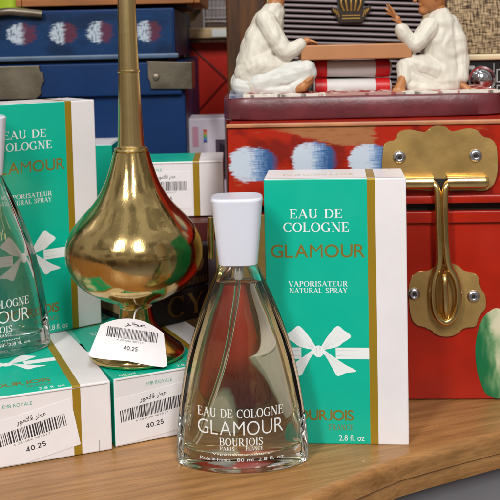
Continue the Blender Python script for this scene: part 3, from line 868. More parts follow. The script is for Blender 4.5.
    def screw(u, v, y, par):
        c = LX(u, v, y)
        bm = bmesh.new()
        lathe(bm, [(0, 0), (.0034, 0), (.0035, .0004), (.0031, .0009), (.0024, .0014), (.0018, .0015), (.0014, .0013), (.0012, .0004), (0, .0004)], 32)
        bmesh.ops.rotate(bm, verts=bm.verts[:], cent=(0, 0, 0), matrix=Matrix.Rotation(R(90), 3, 'X'))
        box(bm, (-.0008, -.0010, -.0008), (.0008, -.0005, .0008), .0002, mi=1)  # dark plug colours in the shade of the hollow centre
        o = build('screw', bm, [M['steel'], M['dark']], par, 40); o.location = c
    screw(399.3, 157.2, yl - .0012, pl); screw(475.6, 155.7, yl - .0012, pl)
    low = [(412, 275), (410, 281), (408.5, 288), (409, 300), (410, 312), (413, 321), (420, 326), (428, 327), (433, 332), (441, 335.5), (451, 335.5), (460, 331), (464, 326.5), (472, 327), (477, 323), (478.5, 315), (484, 310), (485.5, 302), (484, 293), (479, 287), (479, 279), (475, 273.5), (468, 272), (463, 270), (458, 265.5), (450, 263), (441, 263.5), (433, 267), (428, 271), (420, 271)]
    pb = outline(low, -.0001, 'strike_plate', M['plate'], body, .0012)
    screw(414, 294, -.0013, pb); screw(473.5, 296.3, -.0013, pb)
    # rolled hinge barrel
    bm = bmesh.new()
    a = LX(372, 183, -.0045); b = LX(433, 182.3, -.0045)
    tube(bm, [a, b], .0038, 20); 
    a = LX(447, 182, -.0045); b = LX(488, 181.4, -.0045); 
    tube(bm, [a, a.lerp(b, .9), b], [.0038, .0038, .0028], 20)
    build('hinge_barrel', bm, M['rod'], pl, 40)
    a = LX(440, 184, -.0024); bm = bmesh.new(); box(bm, (a.x - .0042, -.0032, a.z - .0034), (a.x + .0042, -.00215, a.z + .0030), .0002); build('slot_shade', bm, M['dark'], pl)  # dark block that paints in the shade of the barrel's gap
    # hairpin hasp rod
    pts = [(430, 183.5, -.0045), (434, 184.5, -.0062), (437.4, 192, -.0075), (438.6, 215, -.0085), (439.4, 245, -.0085), (439, 264, -.0075), (434.3, 279, -.0060), (433, 297, -.0058), (436, 314, -.0058), (445.5, 322.5, -.0058), (455, 315, -.0058), (458.5, 297, -.0058), (456, 280, -.0060), (448.5, 265, -.0075), (446, 245, -.0085), (445, 215, -.0085), (445, 192, -.0075), (447.5, 184.5, -.0062), (451, 183.5, -.0045)]
    P = smooth_path([tuple(LX(u, v, y)) for u, v, y in pts], 8)
    bm = bmesh.new(); tube(bm, P, .00200, 16)
    build('hasp_rod', bm, M['rod'], pl, 60)
    # staple
    pts = [(446, 319, -.001), (446, 317, -.0062), (445.6, 308, -.0092), (445.2, 292, -.0098), (444.6, 279, -.0088), (444.2, 273.5, -.005), (444.2, 272.5, -.001)]
    P = smooth_path([tuple(LX(u, v, y)) for u, v, y in pts], 6)
    bm = bmesh.new(); tube(bm, P, .0017, 14)
    build('staple', bm, M['rod'], pb, 60)
    # brass corner at the left of the body
    bm = bmesh.new(); box(bm, (-.0012, -.0036, HB - .036), (.031, -.0023, HB - .0003), .0004, 2)
    box(bm, (-.0014, -.0036, HB - .036), (-.0002, .035, HB - .0003), .0004, 2)
    cg = build('corner_guard', bm, M['plate'], body, 40)
    bm = bmesh.new(); tube(bm, [(-.0040, -.0030, HB - .024), (-.0042, -.0034, HB - .012), (-.0036, -.0030, HB - .001)], [.0018, .0021, .0019], 16)
    build('rolled_edge', bm, M['rod'], cg, 60)
    return t
make_red_chest()

# ------------------------------------------------------------------ figurine on the chest lid
def capsule_chain(bm, pts, n=12):
    """tapered capsules between points (Vector, radius)"""
    for (p, r), (q, s) in zip(pts, pts[1:]):
        p, q = Vector(p), Vector(q)
        d = q - p; L_ = d.length
        if L_ < 1e-7: continue
        rot = d.to_track_quat('Z', 'Y').to_matrix().to_4x4()
        m = Matrix.Translation(p) @ rot
        prof = [(0, -r)] + [(r * math.cos(a), r * math.sin(a)) for a in [-math.pi / 2 + math.pi / 2 * k / 4 for k in range(1, 5)]]
        prof += [(s * math.cos(a), L_ + s * math.sin(a)) for a in [math.pi / 2 * k / 4 for k in range(0, 4)]] + [(0, L_ + s)]
        tmp = []
        for rr, z in prof:
            if rr < 1e-9: tmp.append([bm.verts.new(m @ Vector((0, 0, z)))])
            else: tmp.append([bm.verts.new(m @ Vector((rr * math.cos(2 * math.pi * k / n), rr * math.sin(2 * math.pi * k / n), z))) for k in range(n)])
        loft(bm, tmp)
def ball(bm, c, r, s=(1, 1, 1)):
    bmesh.ops.create_uvsphere(bm, u_segments=20, v_segments=14, radius=r, matrix=Matrix.Translation(c) @ Matrix.Diagonal((*s, 1)))
def blend(name, bm, m, parent, voxel, it=6, disp=0, dscale=.004):
    bmesh.ops.recalc_face_normals(bm, faces=bm.faces[:])
    o = build(name, bm, m, None)
    md = o.modifiers.new('r', 'REMESH'); md.mode = 'VOXEL'; md.voxel_size = voxel; md.use_smooth_shade = True
    sm = o.modifiers.new('s', 'SMOOTH'); sm.iterations = it; sm.factor = .5
    if disp:
        tx = bpy.data.textures.new('folds', 'WOOD'); tx.wood_type = 'BANDNOISE'; tx.noise_basis_2 = 'SIN'; tx.noise_scale = dscale; tx.turbulence = 9
        dm = o.modifiers.new('d', 'DISPLACE'); dm.texture = tx; dm.strength = disp; dm.texture_coords = 'LOCAL'
    dg = bpy.context.evaluated_depsgraph_get(); dg.update()
    me = bpy.data.meshes.new_from_object(o.evaluated_get(dg))
    old = o.data; o.modifiers.clear(); o.data = me; bpy.data.meshes.remove(old)
    if not me.materials: me.materials.append(m)
    me.shade_smooth(); o.parent = parent
    return o
FY = .600
def make_figurine():
    zb = .1562
    base = PY(362, 121, .567); base.z = zb + .0002
    base.y = .605
    t = thing('seated_men_figurine', 'glazed figurine of two men in white robes seated at a low table', 'figurine', base)
    J = lambda u, v, dy=0: PY(u, v, FY + dy * MM) - base
    k = FY / F
    # tray base with uneven rounded edge
    x0 = PY(223, 110, .567).x - base.x; x1 = PY(508, 110, .567).x - base.x
    bm = bmesh.new()
    rings = []
    for (ins, z) in ((.0008, 0), (0, .0008), (.0002, .0060), (.0000, .0116), (.0007, .0124), (.0030, .0125)):
        ring = []
        n = 120
        for q in range(n):
            a = 2 * math.pi * q / n; c, s = math.cos(a), math.sin(a)
            X = (x0 + x1) / 2 + math.copysign(abs(c) ** .22, c) * ((x1 - x0) / 2 - ins); Y = math.copysign(abs(s) ** .3, s) * (.039 - ins)
            ring.append(bm.verts.new((X, Y, z + (.0007 * noise.noise(Vector((X * 45, Y * 45, z * 100)))))))
        rings.append(ring)
    loft(bm, rings); cap_ring(bm, rings[0], True); cap_ring(bm, rings[-1])
    bmesh.ops.recalc_face_normals(bm, faces=bm.faces[:])
    build('tray_base', bm, M['maroon'], t, 50)
    # painted carpet on the base
    wht, red, blk, blu = s2l((214, 208, 196)), s2l((150, 30, 30)), s2l((30, 26, 30)), s2l((58, 74, 120))
    nx, ny = 220, 60; cw = x1 - x0 - .007; cd = .068
    bm = bmesh.new(); cl = bm.verts.layers.float_color.new('Col')
    g = []
    for j in range(ny + 1):
        row = []
        for i in range(nx + 1):
            X = cw * i / nx; Y = cd * j / ny
            v = bm.verts.new((X, Y, .0006 * fb(X * 120, Y * 120, 2)))
            c = wht
            if Y < .010 or X < .010:
                s = math.sin(X * 640 + 3 * fb(X * 60, 0, 4)) * math.sin(Y * 700 + 1 + 2 * fb(X * 90, 3)) + .9 * fb(X * 260, Y * 260); c = lerp(wht, lerp(blk if fb(X * 90, 2, 7) > -.1 else red, wht, .25), sstep(.6, .9, s))
                if X > .055 and X < .1: c = lerp(c, red, .6)
                if X < .008: c = lerp(c, blu, .7)
            else: c = lerp(red, wht, sstep(.0, .4, fb(X * 200, Y * 200, 8)))
            v[cl] = (*c, 1); row.append(v)
        g.append(row)
    for j in range(ny):
        for i in range(nx): bm.faces.new((g[j][i], g[j][i + 1], g[j + 1][i + 1], g[j + 1][i]))
    r = bmesh.ops.extrude_face_region(bm, geom=bm.faces[:])
    for e in r['geom']:
        if isinstance(e, bmesh.types.BMVert): e.co.z -= .0015
    bmesh.ops.recalc_face_normals(bm, faces=bm.faces[:])
    o = build('carpet', bm, M['carpet'], t, 60); o.location = (x0 + .0035, -.034, .0140)
    # low board
    bm = bmesh.new(); a = J(301, 53, -12); b = J(412, 52, -12)
    box(bm, (a.x, a.y, a.z - 4.4 * MM), (b.x, a.y + .034, a.z + 4.4 * MM), .0009, 3)
    build('table_board', bm, M['board'], t, 40)
    # bolsters that carry it
    for (va, rr) in ((68.6, 5.0), (87.6, 5.2)):
        a = J(313, va, 4); b = J(391, va - 1, 4)
        bm = bmesh.new()
        tube(bm, [a.lerp(b, q) for q in (.0, .02, .06, .5, .94, .98, 1)], [r_ * MM for r_ in (rr - 1.4, rr - .4, rr, rr * 1.02, rr, rr - .4, rr - 1.4)], 28)
        bo = build('bolster', bm, M['bolster'], t, 50)
        for f0, f1 in ((.02, .18), (.79, .98)):
            bm = bmesh.new()
            tube(bm, [a.lerp(b, f0 + (f1 - f0) * q) for q in (0, .06, .5, .94, 1)], [rr * MM - .0006, rr * MM + .00045, rr * MM + .0006, rr * MM + .00045, rr * MM - .0006], 28)
            build('red_band', bm, M['redband'], bo, 50)
    # -------- left man (faces right)
    def hand(bm, wrist, palm, tips, thumb, r=.9):
        capsule_chain(bm, [(wrist, r * 1.5 * MM), (palm, r * 1.75 * MM)])
        for tp in tips:
            tp = Vector(tp); mid = palm.lerp(tp, .55) + Vector((0, 0, .5 * MM))
            capsule_chain(bm, [(palm, r * .95 * MM), (mid, r * .72 * MM), (tp, r * .5 * MM)], 8)
        capsule_chain(bm, [(wrist.lerp(palm, .4), r * .9 * MM), (Vector(thumb), r * .55 * MM)], 8)
    def head(bm, c, d, r):
        # d = +1 looks right, -1 looks left
        ball(bm, c, r, (1.0, .82, 1.15))
        capsule_chain(bm, [(c + Vector((d * r * .25, 0, -r * .55)), r * .62), (c + Vector((d * r * .62, 0, -r * .92)), r * .36)])
        capsule_chain(bm, [(c + Vector((d * r * .93, 0, r * .12)), r * .12), (c + Vector((d * r * 1.22, 0, -r * .24)), r * .17)], 8)
        capsule_chain(bm, [(c + Vector((d * r * .88, -r * .3, r * .26)), r * .13), (c + Vector((d * r * .88, r * .3, r * .26)), r * .13)], 8)
        capsule_chain(bm, [(c + Vector((d * r * .86, -r * .2, -r * .55)), r * .11), (c + Vector((d * r * .86, r * .2, -r * .55)), r * .11)], 8)
        for s in (-1, 1): ball(bm, c + Vector((-d * r * .12, s * r * .82, -.05 * r)), r * .25, (.7, .4, 1.1))
    # skin
    bm = bmesh.new()
    hc = J(284, -17, 0)
    head(bm, hc, 1, 8.2 * MM)
    capsule_chain(bm, [(J(279, -6), 4.4 * MM), (J(273, 12), 5.2 * MM), (J(262, 50), 8 * MM), (J(258, 84), 8 * MM)])
    for dy, s in ((-11, 1), (11, 1)):
        capsule_chain(bm, [(J(270, 22, dy * .7), 3.4 * MM), (J(285, 50, dy), 2.8 * MM), (J(300, 44, dy * .9), 2.0 * MM)])
        hand(bm, J(301, 43.5, dy * .9), J(307, 40.5, dy * .85), [J(317, 43 + q * .5, dy * .8 + (q - 1.5) * 1.9) for q in range(4)], J(311, 44, dy * .4), 1.25)
    capsule_chain(bm, [(J(256, 84), 7 * MM), (J(306, 68, -9), 4 * MM), (J(296, 86, -12), 2.4 * MM)])
    capsule_chain(bm, [(J(296, 89, -12.5), 2.9 * MM), (J(303, 87, -14), 3.0 * MM), (J(309, 81, -14.5), 2.4 * MM)])
    for q in range(5): capsule_chain(bm, [(J(307, 81.5 + q * .8, -16.5 + q * 1.2), 1.3 * MM), (J(312.5, 77.0 + q * 1.5, -17 + q * 1.3), .95 * MM)], 8)
    capsule_chain(bm, [(J(256, 86, 5), 7 * MM), (J(300, 84, 11), 4 * MM), (J(290, 92, 8), 2.2 * MM)])
    man = blend('seated_man', bm, M['skin'], t, .00035, 3)
    tag(man, 'man at left leaning with his hands on the board')
    # robe
    bm = bmesh.new()
    capsule_chain(bm, [(J(262, 82), 15 * MM), (J(257, 66), 13 * MM), (J(262, 42), 11.6 * MM), (J(268, 24), 9.5 * MM), (J(273, 13), 7.0 * MM), (J(276, 6), 4.9 * MM)])
    for dy in (-1, 1):
        capsule_chain(bm, [(J(266, 21, dy * 6.5), 6.6 * MM), (J(275, 38, dy * 9.5), 6.0 * MM), (J(286, 53, dy * 11), 5.3 * MM), (J(294, 49, dy * 10.5), 4.9 * MM), (J(300, 45, dy * 10), 4.3 * MM)])
    capsule_chain(bm, [(J(250, 74, -2), 10 * MM), (J(262, 66, -8), 8 * MM), (J(284, 66, -8), 5 * MM)])
    blend('robe', bm, M['robe'], man, .0005, 4, .00055, .009)
    bm = bmesh.new()
    capsule_chain(bm, [(J(248, 83, 0), 10.4 * MM), (J(262, 82, -6), 9.6 * MM), (J(284, 76, -8), 8.4 * MM), (J(305, 70, -9), 6.6 * MM), (J(308, 72, -9), 5.6 * MM), (J(300, 83, -11), 4.6 * MM), (J(294, 88, -12), 3.8 * MM)])
    capsule_chain(bm, [(J(248, 85, 3), 10 * MM), (J(285, 84, 8), 7 * MM), (J(306, 84, 12), 5.5 * MM), (J(290, 91, 6), 3.4 * MM)])
    capsule_chain(bm, [(J(242, 86, -5), 6.2 * MM), (J(270, 90, -11), 4.4 * MM), (J(290, 91, -12), 3.4 * MM)])
    blend('trousers', bm, M['trouser'], man, .0005, 4, .00045, .009)
    bm = bmesh.new(); ball(bm, hc + Vector((-1.4 * MM, 0, 2.6 * MM)), 8.3 * MM, (1, .9, .98)); 
    blend('hair', bm, M['hair'], man, .0005, 2)
    # -------- right man (faces left, one hand raised, the other propped behind)
    bm = bmesh.new()
    hc = J(432, -3, 0)
    head(bm, hc, -1, 8.4 * MM)
    capsule_chain(bm, [(J(437, 6), 4.4 * MM), (J(440, 16), 5.2 * MM), (J(438, 50), 8 * MM), (J(440, 84), 8 * MM)])
    capsule_chain(bm, [(J(430, 26, -6), 3.4 * MM), (J(415, 46, -9), 2.8 * MM), (J(401, 27, -9), 1.9 * MM)])
    wr, pa = J(400.5, 26, -9), J(397.5, 18.5, -9)
    hand(bm, wr, pa, [J(388.5, 4.5, -10), J(386.5, 5, -8.3), J(385, 8.5, -7), J(386, 13, -6)], J(391.5, 19, -12), 1.05)
    capsule_chain(bm, [(J(450, 26, 2), 3.6 * MM), (J(460, 55, -4), 2.9 * MM), (J(463, 86, -6), 2.0 * MM)])
    hand(bm, J(462, 85, -9), J(468, 90.0, -11), [J(480, 90.5 + .8 * q, -14 + q * 2.4) for q in range(4)], J(468, 93, -14.5), 1.35)
    capsule_chain(bm, [(J(440, 84), 7 * MM), (J(407, 66, -8), 4 * MM), (J(402, 82, -14), 2.8 * MM), (J(399, 90, -18), 3.2 * MM)])
    for q in range(5): capsule_chain(bm, [(J(394.5 + q * 2.2, 90, -19), 1.4 * MM), (J(393.5 + q * 2.6, 94, -22.5), 1.05 * MM)], 8)
    capsule_chain(bm, [(J(440, 86, 4), 7 * MM), (J(408, 86, 10), 4 * MM)])
    man2 = blend('seated_man', bm, M['skin'], t, .00035, 3)
    tag(man2, 'man at right raising one hand and leaning on the other')
    bm = bmesh.new()
    capsule_chain(bm, [(J(443, 80), 14 * MM), (J(441, 60), 12.4 * MM), (J(440, 40), 11.8 * MM), (J(440, 26), 10 * MM), (J(440, 17), 7 * MM), (J(438, 12), 4.9 * MM)])
    capsule_chain(bm, [(J(430, 27, -6), 6.4 * MM), (J(421, 39, -9), 5.4 * MM), (J(414, 45, -9.5), 5.0 * MM), (J(407, 37, -9.3), 4.6 * MM), (J(402, 30, -9), 4.3 * MM)])
    capsule_chain(bm, [(J(448, 25, 1), 7.2 * MM), (J(456, 40, -3), 6.4 * MM), (J(460, 58, -4), 5.6 * MM), (J(461, 77, -7), 4.9 * MM)])
    capsule_chain(bm, [(J(432, 70, -5), 9 * MM), (J(420, 66, -8), 7 * MM), (J(408, 62, -8), 5 * MM)])
    blend('robe', bm, M['robe'], man2, .0005, 4, .00055, .009)
    bm = bmesh.new()
    capsule_chain(bm, [(J(443, 85, 0), 9.6 * MM), (J(425, 78, -5), 8.6 * MM), (J(410, 67, -8), 6.2 * MM), (J(405, 66, -9), 5.2 * MM), (J(404, 80, -12), 4.2 * MM)])
    capsule_chain(bm, [(J(443, 86, 2), 9.4 * MM), (J(420, 87, 4), 7 * MM), (J(410, 86, 9), 5 * MM)])
    capsule_chain(bm, [(J(436, 86, -4), 9 * MM), (J(420, 82, -7), 7.6 * MM), (J(411, 76, -9), 5.4 * MM)])
    capsule_chain(bm, [(J(452, 88, -6), 5.4 * MM), (J(430, 89, -10), 5 * MM), (J(412, 87, -12), 3.8 * MM)])
    blend('trousers', bm, M['robe'], man2, .0005, 4, .00045, .009)
    bm = bmesh.new(); ball(bm, hc + Vector((1.6 * MM, 0, 2.8 * MM)), 8.4 * MM, (1, .9, .98)); 
    blend('hair', bm, M['hair'], man2, .0005, 2)
make_figurine()

# ------------------------------------------------------------------ radios on the chest
def make_radio():
    Y = .665; k = Y / F
    b = PY(336, 105, Y)
    t = thing('wooden_radio', 'vintage walnut radio with a mauve louvred grille behind the figurine', 'radio', (b.x, Y, .1566), (0, 0, R(-2)))
    X = lambda u: (u - 336) * k
    zt = .115
    bm = bmesh.new()
    box(bm, (X(227), .006, 0), (X(268), .075, zt), .002, 3)
    box(bm, (X(268.2), .012, 0), (X(447), .075, zt), .001, 2)
    build('case', bm, M['walnut'], t, 40)
    bm = bmesh.new()
    # beige surround with a rounded right side
    pts = [(X(268.5), .001), (X(446.5), .001), (X(446.5), zt)] + [(X(268.5), zt)]
    # frame = bars around the grille
    gx0, gx1, gz0, gz1 = X(280), X(424), .014, .098
    box(bm, (X(268.5), .004, .001), (gx0, .0118, zt), .0012, 3); box(bm, (gx1, .002, .001), (X(446.5), .0118, zt), .0025, 4)
    box(bm, (gx0 + .0001, .0045, .001), (gx1 - .0001, .0118, gz0), .0012, 3); box(bm, (gx0 + .0001, .0045, gz1), (gx1 - .0001, .0118, zt), .0012, 3)
    build('surround', bm, M['beige'], t, 40)
    bm = bmesh.new(); box(bm, (gx0, .0095, gz0), (gx1, .0117, gz1)); gb = build('grille_backing', bm, M['dark'], t)
    bm = bmesh.new(); z = gz0 + .0016
    tilt = math.tan(R(3.2))
    while z < gz1 + .004:
        prof = [(.0030, z), (.0022, z + .0007), (.0026, z + .0018), (.0060, z + .0025), (.0094, z + .0018), (.0094, z)]
        dz = tilt * (gx1 - gx0) / 2
        a = [bm.verts.new((gx0 + .0002, y, zz + dz)) for y, zz in prof]; c = [bm.verts.new((gx1 - .0002, y, zz - dz)) for y, zz in prof]
        bm.faces.new(a); bm.faces.new(c[::-1])
        for q in range(6): bm.faces.new((a[q], c[q], c[(q + 1) % 6], a[(q + 1) % 6]))
        z += .0035
    bmesh.ops.recalc_face_normals(bm, faces=bm.faces[:])
    build('louvres', bm, M['louvre'], gb, 30)
    # emblem: fingers over a winged bar
    bm = bmesh.new()
    c = PY(351, 14, Y); ex = c.x - b.x; ez = c.z - .1566
    for q in range(-2, 3):
        x = q * 3.1 * MM
        tube(bm, smooth_path([(ex + x * .75, -.0005, ez + .002), (ex + x * 1.05, -.0012, ez + .007), (ex + x * (1.25 if abs(q) < 2 else .9), -.0005, ez + .0125)], 5), [.00075] * 11, 8, mi=0)
    prism_pts = [(-12.6, 5.2), (-13, 2.5), (-10, .6), (-9.4, -3.4), (-7, -6), (7, -6), (9.4, -3.4), (10.4, .6), (13.4, 2.6), (12.6, 5.4), (8, 4.2), (5, 2.6), (-5, 2.6), (-8, 4.2)]
    em = build('emblem', bm, M['emblemgold'], t, 50)
    bm = bmesh.new()
    prism(bm, [(ex + x * MM, ez + z * MM) for x, z in [(-8, 2.7), (8, 2.7), (9, 8), (8.6, 13.4), (-8.6, 13.4), (-9, 8)]], .0004, .0022)
    build('emblem_shield', bm, mat('emblem_dark', (30, 25, 22), .4), em, 30)
    bm = bmesh.new(); prism(bm, [(ex + x * MM, ez + z * MM) for x, z in prism_pts], -.0006, .0021, 0, .0005)
    build('emblem_bar', bm, mat('emblem_black', (44, 34, 28), .35), em, 30)
    bm = bmesh.new()
    box(bm, (ex - .0060, -.0010, ez - .0032), (ex + .0060, -.0007, ez - .0024), 0); box(bm, (ex - .0060, -.0010, ez - .0012), (ex + .0060, -.0007, ez - .0006), 0)
    for s in (-1, 1):
        for q in range(3):
            tube(bm, [(ex + s * (.0078 + q * .0014), -.0008, ez - .002 + q * .0016), (ex + s * (.0090 + q * .0014), -.0008, ez + .0026 + q * .0006)], .00042, 8)
    build('emblem_trim', bm, M['emblemgold'], em, 40)
make_radio()
def make_radio2():
    Y = .655; k = Y / F
    b = PY(445, 105, Y)
    t = thing('cloth_front_radio', 'radio with woven brown speaker cloth and a chrome dial on black', 'radio', (b.x + .0005, Y, .1566))
    X = lambda u: (u - 445) * k
    Z = lambda v: PY(470, v, Y).z - .1566
    W = .115; H = .125
    bm = bmesh.new(); box(bm, (0, .006, 0), (W, .080, H), .002, 3); build('case', bm, M['walnut'], t, 40)
    bm = bmesh.new(); box(bm, (.002, .0025, Z(54)), (W - .002, .0059, H - .004), .0008, 2); build('speaker_cloth', bm, M['tweed'], t, 40)
    bm = bmesh.new(); box(bm, (.0, .0, Z(60.5)), (W, .0059, Z(54.3)), .0012, 3); build('cream_trim', bm, M['cream'], t, 40)
    bm = bmesh.new(); box(bm, (0, .0008, H - .0038), (W, .0059, H), .0012, 3); build('cream_trim', bm, M['cream'], t, 40)
    bm = bmesh.new(); box(bm, (.001, .003, .001), (W - .001, .0059, Z(60.8)), .0006, 2); pn = build('dial_panel', bm, M['black'], t, 40)
    c = (X(482), Z(80.5))
    bm = bmesh.new()
    lathe(bm, [(.0182, 0), (.0182, .002), (.0172, .0032), (.0150, .0026), (.0142, .0022)], 64); lathe(bm, [(.0140, .0016), (.0118, .0034), (.0112, .0036), (.0112, .0022), (.0104, .0022)], 64)
    lathe(bm, [(.0103, .0018), (.0103, .0052), (.0094, .0066), (.006, .0080), (.003, .0085), (0, .0086)], 64)
    bmesh.ops.scale(bm, verts=bm.verts[:], vec=(.52, .52, .52))
    bmesh.ops.rotate(bm, verts=bm.verts[:], cent=(0, 0, 0), matrix=Matrix.Rotation(R(90), 3, 'X'))
    bmesh.ops.recalc_face_normals(bm, faces=bm.faces[:])
    o = build('dial', bm, M['chrome'], pn, 40); o.location = (c[0], .0029, c[1])
    # light scale lines and frames on the panel
    bm = bmesh.new()
    def bar(u0, v0, u1, v1, mi=0): box(bm, (X(u0), .0026, Z(v1)), (X(u1), .00295, Z(v0)), 0, mi=mi)
    for (u0, v0, u1, v1) in ((497, 70, 511, 71), (497, 82, 511, 83), (497, 71.2, 498, 81.8), (497, 86, 511, 87), (497, 96, 511, 97), (497, 87.2, 498, 95.8), (494.2, 64, 494.8, 98), (468, 66, 475, 69.5)): bar(u0, v0, u1, v1)
    build('panel_lines', bm, mat('panel_line_paint', (170, 172, 170), .5), pn)
make_radio2()

# ------------------------------------------------------------------ blue chest
def make_blue_chest():
    Y = .72; k = Y / F
    r = PY(186, 120, Y); z0 = .0006
    W = .30
    t = thing('blue_chest', 'dark blue painted wooden chest with pewter fittings and white red daubs', 'chest', (r.x, Y, 0))
    ZV = lambda v: PY(100, v, Y).z
    zl0, zl1 = ZV(59.5), ZV(9)
    bm = bmesh.new(); box(bm, (-W, 0, z0), (0, .20, ZV(63)), .0015, 2); body = build('body', bm, M['blue'], t, 40)
    bm = bmesh.new(); box(bm, (-W, -.0045, ZV(96)), (-.002, -.0002, ZV(63.5)), .0012, 2); build('top_band', bm, M['blue'], body, 40)
    bm = bmesh.new(); box(bm, (-W, .003, zl0), (-.0065, .197, zl1), .0015, 2); lid = build('lid', bm, M['blue'], t, 40)
    bm = bmesh.new(); box(bm, (-W, -.0012, zl0), (-.004, .0029, zl0 + .0035), .0010, 2); build('rim_moulding', bm, mat('worn_blue_rim', (70, 92, 118), .4, noise_amt=.3, noise_scale=60), lid, 40)
    bm = bmesh.new(); box(bm, (-W + .01, .006, ZV(63)), (-.012, .19, zl0)); build('gap_shade_fill', bm, M['dark'], t)  # near-black filler colours in the shaded gap between lid and body
    bl, bl2, wht, red = s2l((8, 48, 90)), s2l((4, 34, 68)), s2l((176, 188, 200)), s2l((96, 40, 52))
    def col(x, z):
        u = 186 + (x - W) / k; v = 55 - z / k
        c = lerp(bl, bl2, sstep(-.2, .5, fb(x * 40, z * 60, 2)))
        for ua, ub in ((8, 40), (51, 80), (88, 116), (137, 164), (-40, -8), (-90, -54)):
            va, vb = 21, 44
            uu = (u - ua) / (ub - ua); vv = (v - va) / (vb - va)
            if -.2 < uu < 1.2 and -.2 < vv < 1.2:
                e = (abs(uu - .5) / .5) ** 2 + (abs(vv - .5) / .5) ** 2.2
                ed = fb(uu * 6 + ua, vv * 14, 3) * .5
                a = sstep(1.05 + ed, .6 + ed, e)
                s = .5 + fb(uu * 5 + ua, vv * 18, 5) * .9
                w = lerp(wht, red, sstep(.42, .62, uu + fb(uu * 4, vv * 10, ua) * .12))
                hole = sstep(.0, .5, fb(uu * 16 + ua, vv * 5, 6)) * sstep(.62, .3, uu) * .8
                c = lerp(c, w, a * max(0, 1 - hole) * (.95 if uu < .5 else .75))
        return c
    paint_panel('painted_front', W - .0085, ZV(13) - ZV(55), 560, 90, col, M['bluepaint'], lid, (-W + .0002, .0018, ZV(55)), thick=.001)
    # fittings
    bm = bmesh.new(); 
    X = lambda u: (u - 186) * k
    pts = [(X(-8), ZV(64)), (X(-8), ZV(97)), (X(38), ZV(97)), (X(44), ZV(92)), (X(42.5), ZV(86)), (X(47), ZV(80)), (X(46), ZV(71)), (X(42), ZV(70)), (X(43), ZV(64))]
    prism(bm, pts, -.0062, -.0046, 0, .0006)
    build('corner_plate', bm, M['pewter'], body, 30)
    bm = bmesh.new()
    pts = [(X(149), ZV(62)), (X(151), ZV(67)), (X(149.5), ZV(79)), (X(153), ZV(82)), (X(152), ZV(90)), (X(194), ZV(91)), (X(194), ZV(64))]
    prism(bm, pts, -.0064, -.0047, 0, .0006); box(bm, (X(190), -.0046, ZV(91)), (X(194), .03, ZV(64)), .0004)
    rp = build('corner_plate', bm, M['pewter'], body, 30)
    bm = bmesh.new(); p = (X(158), ZV(78)); lathe(bm, [(0, 0), (.0025, 0), (.0022, .0012), (0, .002)], 20); bmesh.ops.rotate(bm, verts=bm.verts[:], cent=(0, 0, 0), matrix=Matrix.Rotation(R(90), 3, 'X'))
    o = build('rivet', bm, M['pewter'], rp, 40); o.location = (p[0], -.0064, p[1])
    bm = bmesh.new()
    tube(bm, smooth_path([(X(-6), -.001, ZV(12.5)), (X(12), -.0025, ZV(9.5)), (X(30), -.0022, ZV(11)), (X(46), -.001, ZV(13))], 6), .0028, 12)
    build('lid_strap', bm, M['pewter'], lid, 50)
make_blue_chest()
# tray and enamel tin on the blue chest lid
ztop = PY(100, 9, .72).z
def make_tray():
    p = PY(110, 4, .735)
    t = thing('wooden_tray', 'orange brown wooden tray resting on top of the blue chest', 'tray', (p.x, .80, ztop + .0006))
    bm = bmesh.new(); w = .062
    box(bm, (-w, -.072, .0022), (w, .07, .006), .0006)
    build('tray_bottom', bm, M['orange'], t, 40)
    for lo, hi in (((-w, -.0765, .0022), (w, -.0722, .03)), ((-w, .0702, .0022), (w, .0745, .03)), ((-w - .0045, -.0765, .0022), (-w - .0002, .0745, .03)), ((w + .0002, -.0765, .0022), (w + .0045, .0745, .03))):
        bm = bmesh.new(); box(bm, lo, hi, .0008); build('rim', bm, M['orange'], t, 40)
    for x in (-.05, .05):
        bm = bmesh.new(); box(bm, (x - .006, -.06, 0), (x + .006, .06, .0021)); build('foot', bm, M['dark'], t)
make_tray()
def make_tin():
    p = PY(4, 3, .745)
    t = thing('enamel_tin', 'yellow green enamel tin at the top left corner on the blue chest', 'tin', (p.x, .775, ztop + .0006))
    bm = bmesh.new(); lathe(bm, [(0, 0), (.0175, 0), (.0185, .001), (.0185, .044), (.0175, .045), (0, .045)], 48); build('tin_body', bm, M['lime'], t, 40)
    bm = bmesh.new(); lathe(bm, [(.0, .0452), (.0190, .0452), (.0192, .050), (.018, .053), (.006, .054), (.005, .058), (0, .059)], 48); build('tin_lid', bm, M['orange'], t, 40)
make_tin()

